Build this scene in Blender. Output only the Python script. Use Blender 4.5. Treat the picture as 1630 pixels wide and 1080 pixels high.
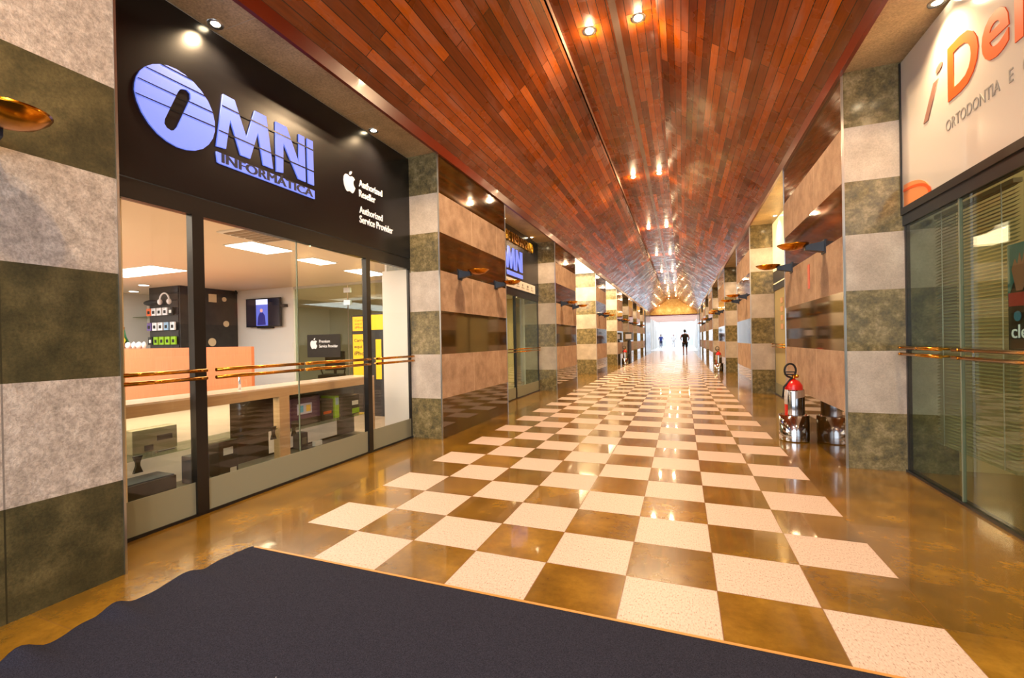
import bpy, bmesh, math, random
from mathutils import Vector, Matrix, Euler
random.seed(7)
for o in list(bpy.data.objects): bpy.data.objects.remove(o)
SC = bpy.context.scene
COL = SC.collection
PI = math.pi

# ------------------------------------------------------------------ camera
F_PX, YAW, PITCH, ROLL = 729.58, 0.379955, -0.004161, -0.018604
CX, CY = 793.67, 547.06
CAM = Vector((0.70166, 0.0, 1.20668))
_cy, _sy = math.cos(YAW), math.sin(YAW)
FW = Vector((-_sy*math.cos(PITCH), _cy*math.cos(PITCH), math.sin(PITCH)))
_r = Vector((_cy, _sy, 0)); _u = _r.cross(FW)
RT = math.cos(ROLL)*_r + math.sin(ROLL)*_u
UP = -math.sin(ROLL)*_r + math.cos(ROLL)*_u
cam_data = bpy.data.cameras.new('camera')
cam = bpy.data.objects.new('camera', cam_data); COL.objects.link(cam)
cam_data.sensor_width = 36; cam_data.sensor_fit = 'HORIZONTAL'
cam_data.lens = F_PX/1630*36
cam_data.shift_x = (815-CX)/1630
cam_data.shift_y = (CY-540)/1630
cam_data.clip_start = .05; cam_data.clip_end = 300
M = Matrix((RT, UP, -FW)).transposed().to_4x4(); M.translation = CAM
cam.matrix_world = M
SC.camera = cam
def at(px, py, ax, v):
    """survey helper: where the sight line of a measured point meets a known wall or floor plane"""
    d = FW*F_PX + RT*(px-CX) - UP*(py-CY)
    i = 'xyz'.index(ax)
    return CAM + d*((v-CAM[i])/d[i])

# ------------------------------------------------------------------ world, exposure
SC.view_settings.view_transform = 'Standard'; SC.view_settings.look = 'None'
SC.view_settings.exposure = 0.42; SC.view_settings.gamma = 1.0; SC.view_settings.use_curve_mapping = False
W = bpy.data.worlds.new('world'); SC.world = W; W.use_nodes = True
bg = W.node_tree.nodes['Background']; bg.inputs[0].default_value = (.86, .93, 1, 1); bg.inputs[1].default_value = 3.2

# ------------------------------------------------------------------ lights
def light(name, kind, loc, power, color=(1, .8, .55), rot=(0, 0, 0), size=.1, sy=None, spot=None, blend=.6):
    l = bpy.data.lights.new(name, kind); l.energy = power; l.color = color
    if kind == 'AREA':
        l.size = size
        if sy: l.shape = 'RECTANGLE'; l.size_y = sy
    else: l.shadow_soft_size = size
    if kind == 'SPOT': l.spot_size = spot or 2.4; l.spot_blend = blend
    o = bpy.data.objects.new(name, l); COL.objects.link(o); o.location = loc; o.rotation_euler = rot
    return o
WARM = (1, .70, .40)
YPAIR = [-.0, 5.62, 11.05, 16.4, 21.8, 27.4, 33, 38.6, 44]
for y in YPAIR:
    for x in (-.28, .29):
        light('downlight', 'SPOT', (x, y, 4.88), 230, WARM, size=.05, spot=2.7, blend=.9)
        light('downlight_globe', 'POINT', (x, y, 4.90), 11, WARM, size=.04)
# openings between the piers
LP = [(-1.2, 1.52), (5.04, 7.35), (10.70, 12.95), (16.28, 18.6), (21.9, 24.1), (27.0, 29.5), (32.2, 34.7), (37.5, 38.9)]
RP = [(-1.2, 1.52), (5.04, 7.57), (11.1, 13.6), (17.4, 20.2), (24.0, 27.3), (30.7, 34.0), (37.0, 39.6)]
SOF = []
for side, P in ((-1, LP), (1, RP)):
    for i in range(len(P)-1):
        a, b = P[i][1], P[i+1][0]
        ys = (2.38, 4.24) if i == 0 else (a+.27*(b-a), a+.8*(b-a))
        for y in ys: SOF.append((side, i, y))
for s, i, y in SOF:
    light('soffit_spot', 'SPOT', (s*2.33, y, 3.55), 75 if i < 4 else 60, WARM, size=.04, spot=2.3, blend=.8)
# luminous soffits of the third and fourth openings on the left
light('soffit_glow', 'AREA', (-2.75, 14.6, 3.5), 75, (1, .72, .36), size=1.1, sy=3.0)
light('soffit_glow', 'AREA', (-2.75, 20.2, 3.5), 75, (1, .72, .36), size=1.1, sy=3.0)
# shop ceilings
light('shop_light', 'AREA', (-5.0, 3.2, 2.40), 200, (1, .86, .70), size=3.6, sy=5)
light('shop_light', 'AREA', (-8.8, 2.6, 2.40), 190, (.88, .94, 1), size=1.6, sy=4)
light('shop_light', 'AREA', (-5.5, 9.6, 2.40), 130, (1, .88, .72), size=3, sy=3)
light('shop_light', 'AREA', (4.6, 3.0, 2.9), 70, (1, .82, .55), size=2.5, sy=5)

# ------------------------------------------------------------------ materials
def lin(r, g, b):
    f = lambda c: (c/255/12.92 if c/255 <= .04045 else ((c/255+.055)/1.055)**2.4)
    return (f(r), f(g), f(b), 1)
def mat(name, col, rough=.5, metal=0, spec=.5, coat=0, emit=None, es=0, ior=None):
    m = bpy.data.materials.new(name); m.use_nodes = True
    b = m.node_tree.nodes['Principled BSDF']
    b.inputs['Base Color'].default_value = col; b.inputs['Roughness'].default_value = rough
    b.inputs['Metallic'].default_value = metal; b.inputs['Specular IOR Level'].default_value = spec
    b.inputs['Coat Weight'].default_value = coat; b.inputs['Coat Roughness'].default_value = .05
    if ior: b.inputs['IOR'].default_value = ior
    if emit: b.inputs['Emission Color'].default_value = emit; b.inputs['Emission Strength'].default_value = es
    return m
class N:
    """tiny node helper"""
    def __init__(s, m):
        s.m = m; s.t = m.node_tree; s.b = s.t.nodes['Principled BSDF']
    def n(s, typ, **kw):
        x = s.t.nodes.new(typ)
        for k, v in kw.items():
            if k in x.inputs: x.inputs[k].default_value = v
            else: setattr(x, k, v)
        return x
    def l(s, a, b): s.t.links.new(a, b)
    def pos(s): return s.n('ShaderNodeNewGeometry').outputs['Position']
    def math(s, op, a, b=None, c=None):
        x = s.n('ShaderNodeMath', operation=op)
        for i, v in enumerate((a, b, c)):
            if v is None: continue
            if isinstance(v, (int, float)): x.inputs[i].default_value = v
            else: s.l(v, x.inputs[i])
        return x.outputs[0]
    def mix(s, f, a, b):
        x = s.n('ShaderNodeMix', data_type='RGBA')
        for i, v in ((0, f), (6, a), (7, b)):
            if isinstance(v, (int, float, tuple)): x.inputs[i].default_value = v
            else: s.l(v, x.inputs[i])
        return x.outputs[2]
    def noise(s, scale, detail=4, vec=None, rough=.6):
        x = s.n('ShaderNodeTexNoise'); x.inputs['Scale'].default_value = scale; x.inputs['Detail'].default_value = detail
        x.inputs['Roughness'].default_value = rough
        if vec is not None: s.l(vec, x.inputs['Vector'])
        return x.outputs['Fac']
    def ramp(s, f, stops):
        x = s.n('ShaderNodeValToRGB'); e = x.color_ramp.elements
        while len(e) < len(stops): e.new(.5)
        for k, (p, c) in zip(e, stops): k.position = p; k.color = c
        s.l(f, x.inputs[0]); return x.outputs[0]
    def bump(s, h, strength=.3, dist=.005):
        x = s.n('ShaderNodeBump'); x.inputs['Strength'].default_value = strength; x.inputs['Distance'].default_value = dist
        s.l(h, x.inputs['Height']); s.l(x.outputs[0], s.b.inputs['Normal'])
def stone(name, c0, c1, c2, scale, rough, spec=.5, coat=0, joint=None, bump=.0, fine=0, ior=None, jcol=None):
    lo, hi = (.86, 1.06) if name in ('honed_pale_granite', 'flamed_pink_granite') else (.72, 1.12)
    m = mat(name, c0, rough, spec=spec, coat=coat, ior=ior); k = N(m); p = k.pos()
    f = k.noise(scale, 6, p, .65)
    col = k.ramp(f, [(.32, c0), (.5, c1), (.68, c2)])
    if fine:
        g = k.noise(fine, 3, p, .7)
        col2 = k.ramp(g, [(.35, (lo,lo,lo,1)), (.62, (hi,hi,hi,1))])
        x = k.n('ShaderNodeMix', data_type='RGBA', blend_type='MULTIPLY'); x.inputs[0].default_value = 1
        k.l(col, x.inputs[6]); k.l(col2, x.inputs[7]); col = x.outputs[2]
    if joint:
        sp = k.n('ShaderNodeSeparateXYZ'); k.l(p, sp.inputs[0])
        w, off = joint
        fr = k.math('FRACT', k.math('DIVIDE', k.math('SUBTRACT', sp.outputs[1], off), w))
        e = k.math('LESS_THAN', k.math('MINIMUM', fr, k.math('SUBTRACT', 1.0, fr)), .0035/w)
        col = k.mix(e, col, jcol or tuple(v*.45 for v in c1[:3])+(1,))
    k.l(col, k.b.inputs['Base Color'])
    if bump: k.bump(k.noise(fine or 60, 4, p, .7), bump, .004)
    return m
pinkstone = stone('flamed_pink_granite', lin(150,122,100), lin(176,146,122), lin(192,164,140), 5, .55, joint=(.96, 5.04), bump=.25, fine=120, jcol=lin(225,205,180))
greystone = stone('honed_pale_granite', lin(172,160,148), lin(190,178,166), lin(206,196,184), 4, .5, bump=.15, fine=90)
roughstone = stone('rough_pale_granite', lin(160,148,136), lin(182,168,156), lin(206,194,182), 14, .75, bump=.9, fine=70, joint=(.96, .10))
darkpol = stone('polished_dark_granite', lin(40,26,8), lin(62,42,14), lin(84,58,20), 3, .05, ior=1.7, joint=(.48, 5.04), fine=160, coat=.25)
darkgran = stone('mottled_dark_granite', lin(84,80,60), lin(124,112,76), lin(162,146,108), 13, .14, ior=1.6, fine=50)
neardark = stone('leathered_dark_granite', lin(48,46,27), lin(72,66,40), lin(98,88,56), 5, .42, bump=.3, fine=75, joint=(.96, .10))
soffitst = stone('soffit_granite', lin(160,142,108), lin(184,162,124), lin(204,182,142), 3, .4, fine=60, joint=(1.4, 1.05), jcol=lin(190,180,160))
steel = mat('steel_trim', lin(190,190,188), .3, 1)
chrome = mat('polished_chrome', lin(200,202,206), .08, 1)
brass = mat('polished_brass', lin(214,150,52), .16, 1)
brassd = mat('brass_dish', lin(200,130,30), .22, 1)
black = mat('black_frame', lin(26,24,24), .3)
blackmatte = mat('black_matte', lin(24,24,26), .6)
bronze = mat('dark_bronze_frame', lin(38,30,20), .28, .3)
white = mat('white_paint', lin(232,228,222), .6)
cream = mat('cream_paint', lin(236,214,176), .6)
ceilw = mat('shop_ceiling_paint', lin(234,214,190), .7)
bracketm = mat('blue_black_bracket', lin(34,42,56), .45)
red = mat('red_enamel', lin(214,22,16), .3, coat=.4)
blueletter = mat('periwinkle_letter', lin(104,124,225), .4, emit=lin(110,135,245), es=.6)
barletter = mat('dark_blue_lettering', lin(30,34,70), .5)
whiteletter = mat('white_letter', lin(240,236,234), .4, emit=(1,.97,.95,1), es=.25)
goldletter = mat('gold_letter', lin(210,165,60), .25, .9)
orangeletter = mat('orange_letter', lin(234,92,26), .45)
brownletter = mat('brown_letter', lin(150,110,96), .5)
greyletter = mat('grey_letter', lin(150,146,140), .5)
signblack = stone('gloss_black_sign', lin(17,17,20), lin(19,19,22), lin(22,21,24), 2, .24, ior=1.5)
lamp = mat('lamp_glow', (1,.8,.5,1), .5, emit=(1,.80,.5,1), es=30)
panel = mat('luminous_panel', (1,1,1,1), .5, emit=(1,.97,.92,1), es=5)
panelw = mat('luminous_soffit', (1,.9,.7,1), .5, emit=(1,.86,.6,1), es=3.4)
# glass: mix of clear and mirror by fresnel
def glassmat(name, tint=(1,1,1,1), rough=0, frost=None):
    m = bpy.data.materials.new(name); m.use_nodes = True; t = m.node_tree; t.nodes.clear()
    o = t.nodes.new('ShaderNodeOutputMaterial'); mx = t.nodes.new('ShaderNodeMixShader')
    tr = t.nodes.new('ShaderNodeBsdfTransparent'); gl = t.nodes.new('ShaderNodeBsdfGlossy'); lw = t.nodes.new('ShaderNodeLayerWeight'); lw.inputs[0].default_value = .5; pw = t.nodes.new('ShaderNodeMath'); pw.operation = 'POWER'; pw.inputs[1].default_value = 4.5; fr = t.nodes.new('ShaderNodeMath'); fr.operation = 'MULTIPLY_ADD'; fr.inputs[1].default_value = .55; fr.inputs[2].default_value = .03; t.links.new(lw.outputs['Facing'], pw.inputs[0]); t.links.new(pw.outputs[0], fr.inputs[0])
    tr.inputs[0].default_value = tint; gl.inputs['Roughness'].default_value = rough
    t.links.new(fr.outputs[0], mx.inputs[0]); t.links.new(tr.outputs[0], mx.inputs[1]); t.links.new(gl.outputs[0], mx.inputs[2])
    src = mx
    if frost:
        d = t.nodes.new('ShaderNodeBsdfDiffuse'); d.inputs[0].default_value = frost[0]
        m2 = t.nodes.new('ShaderNodeMixShader'); m2.inputs[0].default_value = frost[1]
        t.links.new(mx.outputs[0], m2.inputs[1]); t.links.new(d.outputs[0], m2.inputs[2]); src = m2
    t.links.new(src.outputs[0], o.inputs[0]); return m
glass = glassmat('clear_glass', (.97,.98,.96,1))
greenglass = glassmat('green_glass', (.72,.78,.68,1))
frostglass = glassmat('frosted_film', (.9,.9,.86,1), .2, (lin(150,150,130), .86))
filmglass = glassmat('cream_film_glass', (.9,.9,.8,1), .05, (lin(196,184,140), .72))

# floor
def floor_mat():
    m = mat('checker_granite', (1,1,1,1), .2, ior=1.6, coat=.25); k = N(m); p = k.pos()
    T = .42
    sp = k.n('ShaderNodeSeparateXYZ'); k.l(p, sp.inputs[0])
    u = k.math('DIVIDE', k.math('ADD', sp.outputs[0], 3*T), T)          # column
    v = k.math('DIVIDE', k.math('SUBTRACT', sp.outputs[1], 1.978), T)   # row
    fu = k.math('FLOOR', u); fv = k.math('FLOOR', v)
    par = k.math('FLOORED_MODULO', k.math('ADD', fu, fv), 2.0)          # 0 = white
    inside = k.math('MULTIPLY', k.math('GREATER_THAN', u, -1.0), k.math('LESS_THAN', u, 7.0))
    w = k.math('MULTIPLY', k.math('SUBTRACT', 1.0, par), inside)
    cell = k.n('ShaderNodeCombineXYZ'); k.l(fu, cell.inputs[0]); k.l(fv, cell.inputs[1])
    # side strips use long slabs
    side = k.math('MULTIPLY', k.math('SUBTRACT', 1.0, inside), 1.0)
    wn = k.n('ShaderNodeTexWhiteNoise'); k.l(cell.outputs[0], wn.inputs['Vector'])
    n1 = k.noise(2.6, 6, p, .65); n2 = k.noise(26, 4, p, .7); 
    mp = k.n('ShaderNodeMapping'); mp.inputs['Scale'].default_value = (150, 60, 60); k.l(p, mp.inputs[0])
    n3 = k.noise(1, 2, mp.outputs[0], .6)
    brown = k.ramp(n1, [(.3, lin(98,70,14)), (.5, lin(126,90,20)), (.7, lin(156,116,34))])
    tone = k.math('ADD', .78, k.math('MULTIPLY', wn.outputs[0], .42))
    x = k.n('ShaderNodeMix', data_type='RGBA', blend_type='MULTIPLY'); x.inputs[0].default_value = 1
    cc = k.n('ShaderNodeCombineColor'); [k.l(tone, cc.inputs[i]) for i in range(3)]
    k.l(brown, x.inputs[6]); k.l(cc.outputs[0], x.inputs[7]); brown = x.outputs[2]
    brown = k.mix(k.math('MULTIPLY', k.ramp(n2, [(.45,(0,0,0,1)), (.7,(1,1,1,1))]), .18), brown, lin(60,40,12))
    pale = k.ramp(n3, [(.30, lin(150,120,102)), (.42, lin(200,176,162)), (.7, lin(216,194,182))])
    col = k.mix(w, brown, pale)
    # joints
    ju = k.math('FRACT', u); jv = k.math('FRACT', v)
    d = k.math('MINIMUM', k.math('MINIMUM', ju, k.math('SUBTRACT', 1.0, ju)), k.math('MINIMUM', jv, k.math('SUBTRACT', 1.0, jv)))
    e = k.math('MULTIPLY', k.math('LESS_THAN', d, .006), inside)
    e2 = k.math('MULTIPLY', k.math('LESS_THAN', k.math('MINIMUM', jv, k.math('SUBTRACT', 1.0, jv)), .006), k.math('SUBTRACT', 1.0, inside))
    col = k.mix(k.math('ADD', e, k.math('MULTIPLY', e2, .45)), col, lin(120,84,44))
    k.l(col, k.b.inputs['Base Color'])
    k.l(k.math('ADD', .21, k.math('MULTIPLY', w, .20)), k.b.inputs['Roughness'])
    k.l(k.math('MULTIPLY', k.math('SUBTRACT', 1.0, w), .6), k.b.inputs['Coat Weight'])
    k.bump(n3, .12, .003)
    return m
floorm = floor_mat()
whitefloor = mat('pale_atrium_floor', lin(235,236,238), .2)

def wood_mat(name='varnished_planks', w=.095):
    m = mat(name, (1,1,1,1), .22, ior=1.45, coat=.22); k = N(m)
    uv = k.n('ShaderNodeUVMap').outputs[0]
    br = k.n('ShaderNodeTexBrick'); k.l(uv, br.inputs['Vector'])
    br.inputs['Scale'].default_value = 1; br.inputs['Brick Width'].default_value = 2.1; br.inputs['Row Height'].default_value = w
    br.inputs['Mortar Size'].default_value = .004; br.inputs['Mortar Smooth'].default_value = .1; br.offset = .37
    br.inputs['Color1'].default_value = (0,0,0,1); br.inputs['Color2'].default_value = (1,1,1,1); br.inputs['Mortar'].default_value = (0,0,0,1)
    sp = k.n('ShaderNodeSeparateColor'); k.l(br.outputs['Color'], sp.inputs[0])
    mp = k.n('ShaderNodeMapping'); mp.inputs['Scale'].default_value = (1.2, 16, 1); k.l(uv, mp.inputs[0])
    g = k.noise(3, 5, mp.outputs[0], .65)
    t = k.math('ADD', k.math('MULTIPLY', sp.outputs[0], .62), k.math('MULTIPLY', g, .38))
    col = k.ramp(t, [(.12, lin(90,36,2)), (.4, lin(140,60,3)), (.66, lin(184,84,5)), (.86, lin(224,114,12))])
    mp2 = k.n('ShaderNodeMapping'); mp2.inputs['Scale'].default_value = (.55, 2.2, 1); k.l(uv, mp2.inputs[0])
    painted_sheen = k.ramp(k.math('ADD', k.noise(1.6, 4, mp2.outputs[0], .6), k.math('MULTIPLY', k.math('SUBTRACT', sp.outputs[0], .5), .16)), [(.52,(0,0,0,1)), (.66,(1,1,1,1))])  # mask for pale pinkish light sheen, painted into the plank colour below
    col = k.mix(k.math('MULTIPLY', painted_sheen, .42), col, lin(176,122,104))
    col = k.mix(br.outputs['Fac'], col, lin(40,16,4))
    k.l(col, k.b.inputs['Base Color'])
    big = k.noise(2.2, 3, uv, .6)
    k.l(k.ramp(big, [(.38, (.17,.17,.17,1)), (.6, (.42,.42,.42,1))]), k.b.inputs['Roughness'])
    k.bump(k.math('ADD', k.math('MULTIPLY', sp.outputs[0], .9), k.math('MULTIPLY', g, .1)), .05, .01)
    return m
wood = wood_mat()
fasciam = mat('stained_fascia_board', lin(110,34,6), .3, coat=.4)
revealm = mat('peach_reveal', lin(244,206,182), .35)
carpetm = mat('navy_carpet', lin(34,34,46), .95, spec=.1)
k = N(carpetm); p = k.pos(); f = k.noise(260, 3, p); g = k.noise(3, 3, p)
vor = k.n('ShaderNodeTexVoronoi'); vor.inputs['Scale'].default_value = 9; k.l(p, vor.inputs['Vector'])
c = k.ramp(f, [(.3, lin(26,27,37)), (.7, lin(54,54,68))])
lint = k.math('LESS_THAN', vor.outputs['Distance'], .022)
k.l(k.mix(lint, c, lin(150,150,160)), k.b.inputs['Base Color']); k.bump(f, .5, .004)
def woodgrain(name, a, b, rough=.45, sc=(2,2,40)):
    m = mat(name, a, rough); k = N(m)
    mp = k.n('ShaderNodeMapping'); mp.inputs['Scale'].default_value = sc; k.l(k.pos(), mp.inputs[0])
    k.l(k.ramp(k.noise(2, 4, mp.outputs[0]), [(.3, a), (.7, b)]), k.b.inputs['Base Color']); return m
peachwood = woodgrain('peach_laminate', lin(205,112,66), lin(216,126,78), .5, (30,30,2))
counterm = woodgrain('beige_oak_laminate', lin(186,150,112), lin(202,166,126), .35)
countertop = woodgrain('pale_counter_top', lin(222,196,172), lin(232,208,186), .18)

# ------------------------------------------------------------------ mesh helpers
class MB:
    def __init__(s): s.v = []; s.f = []; s.mi = []; s.sm = []; s.uv = {}
    def add(s, vs, fs, mi=0, smooth=False):
        n = len(s.v); s.v += [tuple(v) for v in vs]
        for f in fs: s.f.append(tuple(i+n for i in f)); s.mi.append(mi); s.sm.append(smooth)
        return s
    def box(s, x0, x1, y0, y1, z0, z1, mi=0):
        vs = [(x,y,z) for x in (x0,x1) for y in (y0,y1) for z in (z0,z1)]
        return s.add(vs, [(0,1,3,2),(4,6,7,5),(0,4,5,1),(2,3,7,6),(0,2,6,4),(1,5,7,3)], mi)
    def obox(s, mtx, sx, sy, sz, mi=0):
        vs = [mtx @ Vector((x*sx/2, y*sy/2, z*sz/2)) for x in (-1,1) for y in (-1,1) for z in (-1,1)]
        return s.add(vs, [(0,1,3,2),(4,6,7,5),(0,4,5,1),(2,3,7,6),(0,2,6,4),(1,5,7,3)], mi)
    def tube(s, pts, r, seg=12, mi=0, cap=True, closed=False):
        pts = [Vector(p) for p in pts]; rs = r if isinstance(r, (list, tuple)) else [r]*len(pts)
        vs = []; fs = []; n = len(pts); prev = None
        for i, p in enumerate(pts):
            a = pts[(i-1) % n] if (closed or i > 0) else p; b = pts[(i+1) % n] if (closed or i < n-1) else p
            d = (b-a).normalized()
            if prev is None:
                ref = Vector((0,0,1)) if abs(d.z) < .9 else Vector((1,0,0)); e = d.cross(ref).normalized()
            else: e = (prev - d*prev.dot(d)).normalized()
            prev = e; g = d.cross(e)
            for j in range(seg):
                t = 2*PI*j/seg; vs.append(p + (e*math.cos(t)+g*math.sin(t))*rs[i])
        m = n if closed else n-1
        for i in range(m):
            for j in range(seg):
                fs.append((i*seg+j, i*seg+(j+1)%seg, ((i+1)%n)*seg+(j+1)%seg, ((i+1)%n)*seg+j))
        s.add(vs, fs, mi, True)
        if cap and not closed:
            s.add([v for v in vs[:seg]], [tuple(range(seg))[::-1]], mi); s.add(vs[-seg:], [tuple(range(seg))], mi)
        return s
    def lathe(s, prof, loc=(0,0,0), seg=32, mi=0, a0=0, a1=2*PI, sxy=(1,1)):
        full = abs(a1-a0-2*PI) < 1e-6; n = seg if full else seg+1; vs = []; fs = []
        for r, z in prof:
            for j in range(n):
                t = a0+(a1-a0)*j/seg; vs.append((loc[0]+r*math.cos(t)*sxy[0], loc[1]+r*math.sin(t)*sxy[1], loc[2]+z))
        for i in range(len(prof)-1):
            for j in range(seg):
                k2 = (j+1) % n if full else j+1
                fs.append((i*n+j, i*n+k2, (i+1)*n+k2, (i+1)*n+j))
        return s.add(vs, fs, mi, True)
    def prism(s, poly, d0, d1, ax='x', mi=0):
        """poly of (a,b) in the plane across ax, extruded from d0 to d1"""
        def P(a, b, d): return {'x': (d,a,b), 'y': (a,d,b), 'z': (a,b,d)}[ax]
        n = len(poly)
        vs = [P(a,b,d0) for a,b in poly]+[P(a,b,d1) for a,b in poly]
        fs = [tuple(range(n))[::-1], tuple(range(n,2*n))]+[(i,(i+1)%n,n+(i+1)%n,n+i) for i in range(n)]
        return s.add(vs, fs, mi)
    def ball(s, c, r, sc=(1,1,1), seg=16, rings=10, mi=0):
        prof = [(r*math.sin(PI*i/rings), -r*math.cos(PI*i/rings)) for i in range(rings+1)]
        vs = []; fs = []
        for rr, z in prof:
            for j in range(seg): t = 2*PI*j/seg; vs.append((c[0]+rr*math.cos(t)*sc[0], c[1]+rr*math.sin(t)*sc[1], c[2]+z*sc[2]))
        for i in range(rings):
            for j in range(seg): fs.append((i*seg+j, i*seg+(j+1)%seg, (i+1)*seg+(j+1)%seg, (i+1)*seg+j))
        return s.add(vs, fs, mi, True)
    def build(s, name, m, parent=None, bevel=0, solid=0):
        me = bpy.data.meshes.new(name); me.from_pydata(s.v, [], s.f)
        for mm in (m if isinstance(m, (list, tuple)) else [m]): me.materials.append(mm)
        for p, i, sm in zip(me.polygons, s.mi, s.sm): p.material_index = i; p.use_smooth = sm
        bm = bmesh.new(); bm.from_mesh(me); bmesh.ops.remove_doubles(bm, verts=bm.verts, dist=1e-5)
        bmesh.ops.recalc_face_normals(bm, faces=bm.faces); bm.to_mesh(me); bm.free()
        o = bpy.data.objects.new(name, me); COL.objects.link(o)
        if bevel:
            b = o.modifiers.new('bevel', 'BEVEL'); b.width = bevel; b.segments = 2; b.limit_method = 'ANGLE'
        if solid:
            b = o.modifiers.new('solid', 'SOLIDIFY'); b.thickness = solid
        if parent is not None: setp(o, parent)
        return o
def setp(o, parent):
    o.parent = parent
    mw = Matrix.Identity(4); q = parent
    while q is not None:
        mw = Matrix.LocRotScale(q.location, q.rotation_euler, q.scale) @ mw if q.parent is None else (q.matrix_parent_inverse @ Matrix.LocRotScale(q.location, q.rotation_euler, q.scale)) @ mw
        q = q.parent
    o.matrix_parent_inverse = mw.inverted()
def B(*a): return MB().box(*a)
def tag(o, label=None, cat=None, group=None, kind=None):
    if label: o['label'] = label
    if cat: o['category'] = cat
    if group: o['group'] = group
    if kind: o['kind'] = kind
    return o
def S(o, label=None):
    o['kind'] = 'structure'
    if label: o['label'] = label
    return o
def empty(name, loc, label, cat, group=None, rz=0):
    o = bpy.data.objects.new(name, None); COL.objects.link(o); o.location = loc; o.rotation_euler = (0,0,rz); o.empty_display_size = .1
    return tag(o, label, cat, group)
def copy_tree(o, parent=None):
    c = o.copy(); COL.objects.link(c)
    if parent is not None: c.parent = parent
    for ch in [x for x in bpy.data.objects if x.parent == o]: copy_tree(ch, c)
    return c
def text_mesh(name, s, m, parent, plane, d, a0, a1, b0, b1, depth=.01, shear=0, thick=0, bold=0):
    """lettering fitted in the rectangle a0..a1 x b0..b1 of the plane: '+x' faces +x, '-x' faces -x, '-y' faces -y"""
    cu = bpy.data.curves.new(name, 'FONT'); cu.body = s; cu.extrude = .5; cu.shear = shear; cu.offset = thick; cu.resolution_u = 4
    t = bpy.data.objects.new('tmp', cu); COL.objects.link(t)
    bpy.context.view_layer.update()
    dg = bpy.context.evaluated_depsgraph_get(); me = bpy.data.meshes.new_from_object(t.evaluated_get(dg))
    bpy.data.objects.remove(t); bpy.data.curves.remove(cu)
    xs = [v.co.x for v in me.vertices]; ys = [v.co.y for v in me.vertices]
    x0, x1, y0, y1 = min(xs), max(xs), min(ys), max(ys)
    for v in me.vertices:
        u = (v.co.x-x0)/(x1-x0); w = (v.co.y-y0)/(y1-y0); e = (v.co.z+.5)*depth
        h = b0+w*(b1-b0)
        if plane == '+x': v.co = (d+e, a0+u*(a1-a0), h)
        elif plane == '-x': v.co = (d-e, a1-u*(a1-a0), h)
        else: v.co = (a0+u*(a1-a0), d-e, h)
    if bold:
        vs = [v.co.copy() for v in me.vertices]; fs = [tuple(p.vertices) for p in me.polygons]; ax = 0 if plane == '-y' else 1
        V2, F2 = [], []
        for q, d2 in enumerate((-bold, -bold/3, bold/3, bold)):
            n0 = len(V2)
            for c in vs:
                c = c.copy(); c[ax] += d2; c[0 if ax else 1] += q*.0001*(-1 if plane != '+x' else 1); V2.append(c)
            F2 += [tuple(i+n0 for i in f) for f in fs]
        me = bpy.data.meshes.new(name); me.from_pydata(V2, [], F2)
    me.materials.clear(); me.materials.append(m); me.name = name
    o = bpy.data.objects.new(name, me); COL.objects.link(o)
    if parent is not None: setp(o, parent)
    return o
def shape_mesh(name, loops, m, parent, plane, d, depth=.012):
    """flat cut-out shapes (with holes) given as loops of (a,b) in the wall plane"""
    cu = bpy.data.curves.new(name, 'CURVE'); cu.dimensions = '2D'; cu.fill_mode = 'BOTH'; cu.extrude = .5
    for lp in loops:
        sp = cu.splines.new('POLY'); sp.points.add(len(lp)-1); sp.use_cyclic_u = True
        for q, (a, b) in zip(sp.points, lp): q.co = (a, b, 0, 1)
    t = bpy.data.objects.new('tmp', cu); COL.objects.link(t); bpy.context.view_layer.update()
    dg = bpy.context.evaluated_depsgraph_get(); me = bpy.data.meshes.new_from_object(t.evaluated_get(dg))
    bpy.data.objects.remove(t); bpy.data.curves.remove(cu)
    for v in me.vertices:
        a, b, e = v.co.x, v.co.y, (v.co.z+.5)*depth
        v.co = (d+e, a, b) if plane == '+x' else ((d-e, a, b) if plane == '-x' else (a, d-e, b))
    me.materials.clear(); me.materials.append(m)
    o = bpy.data.objects.new(name, me); COL.objects.link(o)
    if parent is not None: setp(o, parent)
    return o
ORD = ['first', 'second', 'third', 'fourth', 'fifth', 'sixth', 'seventh', 'eighth', 'ninth', 'tenth', 'eleventh']
SIDE = {-1: 'left', 1: 'right'}

# ================================================================== SETTING
XF, XG, XB = 2.08, 2.53, 2.87       # pier face, glass line, pier back
ZS = 3.58                            # soffit
YE = 46.6                            # end of the timber ceiling
S(B(-11, 7, -3.2, YE, -.1, 0).build('floor', floorm))
S(B(-7, 7, YE, 82, -.1, 0).build('floor', whitefloor))
# timber ceiling: two slopes, flat recessed centre
def ceiling_slope(xa, za, xb, zb, y0, y1, name='ceiling', m=wood, th=.06):
    L = math.hypot(xb-xa, zb-za)
    me = bpy.data.meshes.new(name)
    vs = [(xa,y0,za),(xb,y0,zb),(xb,y1,zb),(xa,y1,za),(xa,y0,za+th),(xb,y0,zb+th),(xb,y1,zb+th),(xa,y1,za+th)]
    me.from_pydata(vs, [], [(0,1,2,3),(4,7,6,5),(0,4,5,1),(1,5,6,2),(2,6,7,3),(3,7,4,0)])
    uvl = me.uv_layers.new(name='UVMap')
    U = {0:(y0,0),1:(y0,L),2:(y1,L),3:(y1,0)}
    for p in me.polygons:
        for li in p.loop_indices:
            vi = me.loops[li].vertex_index % 4; uvl.data[li].uv = U[vi]
    me.materials.append(m); o = bpy.data.objects.new(name, me); COL.objects.link(o); return S(o)
XL, XR, ZT, ZC = -.60, .50, 4.82, 4.96
Y0 = -2.2
ceiling_slope(-2.05, 3.68, XL, ZT, Y0, YE)
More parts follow.
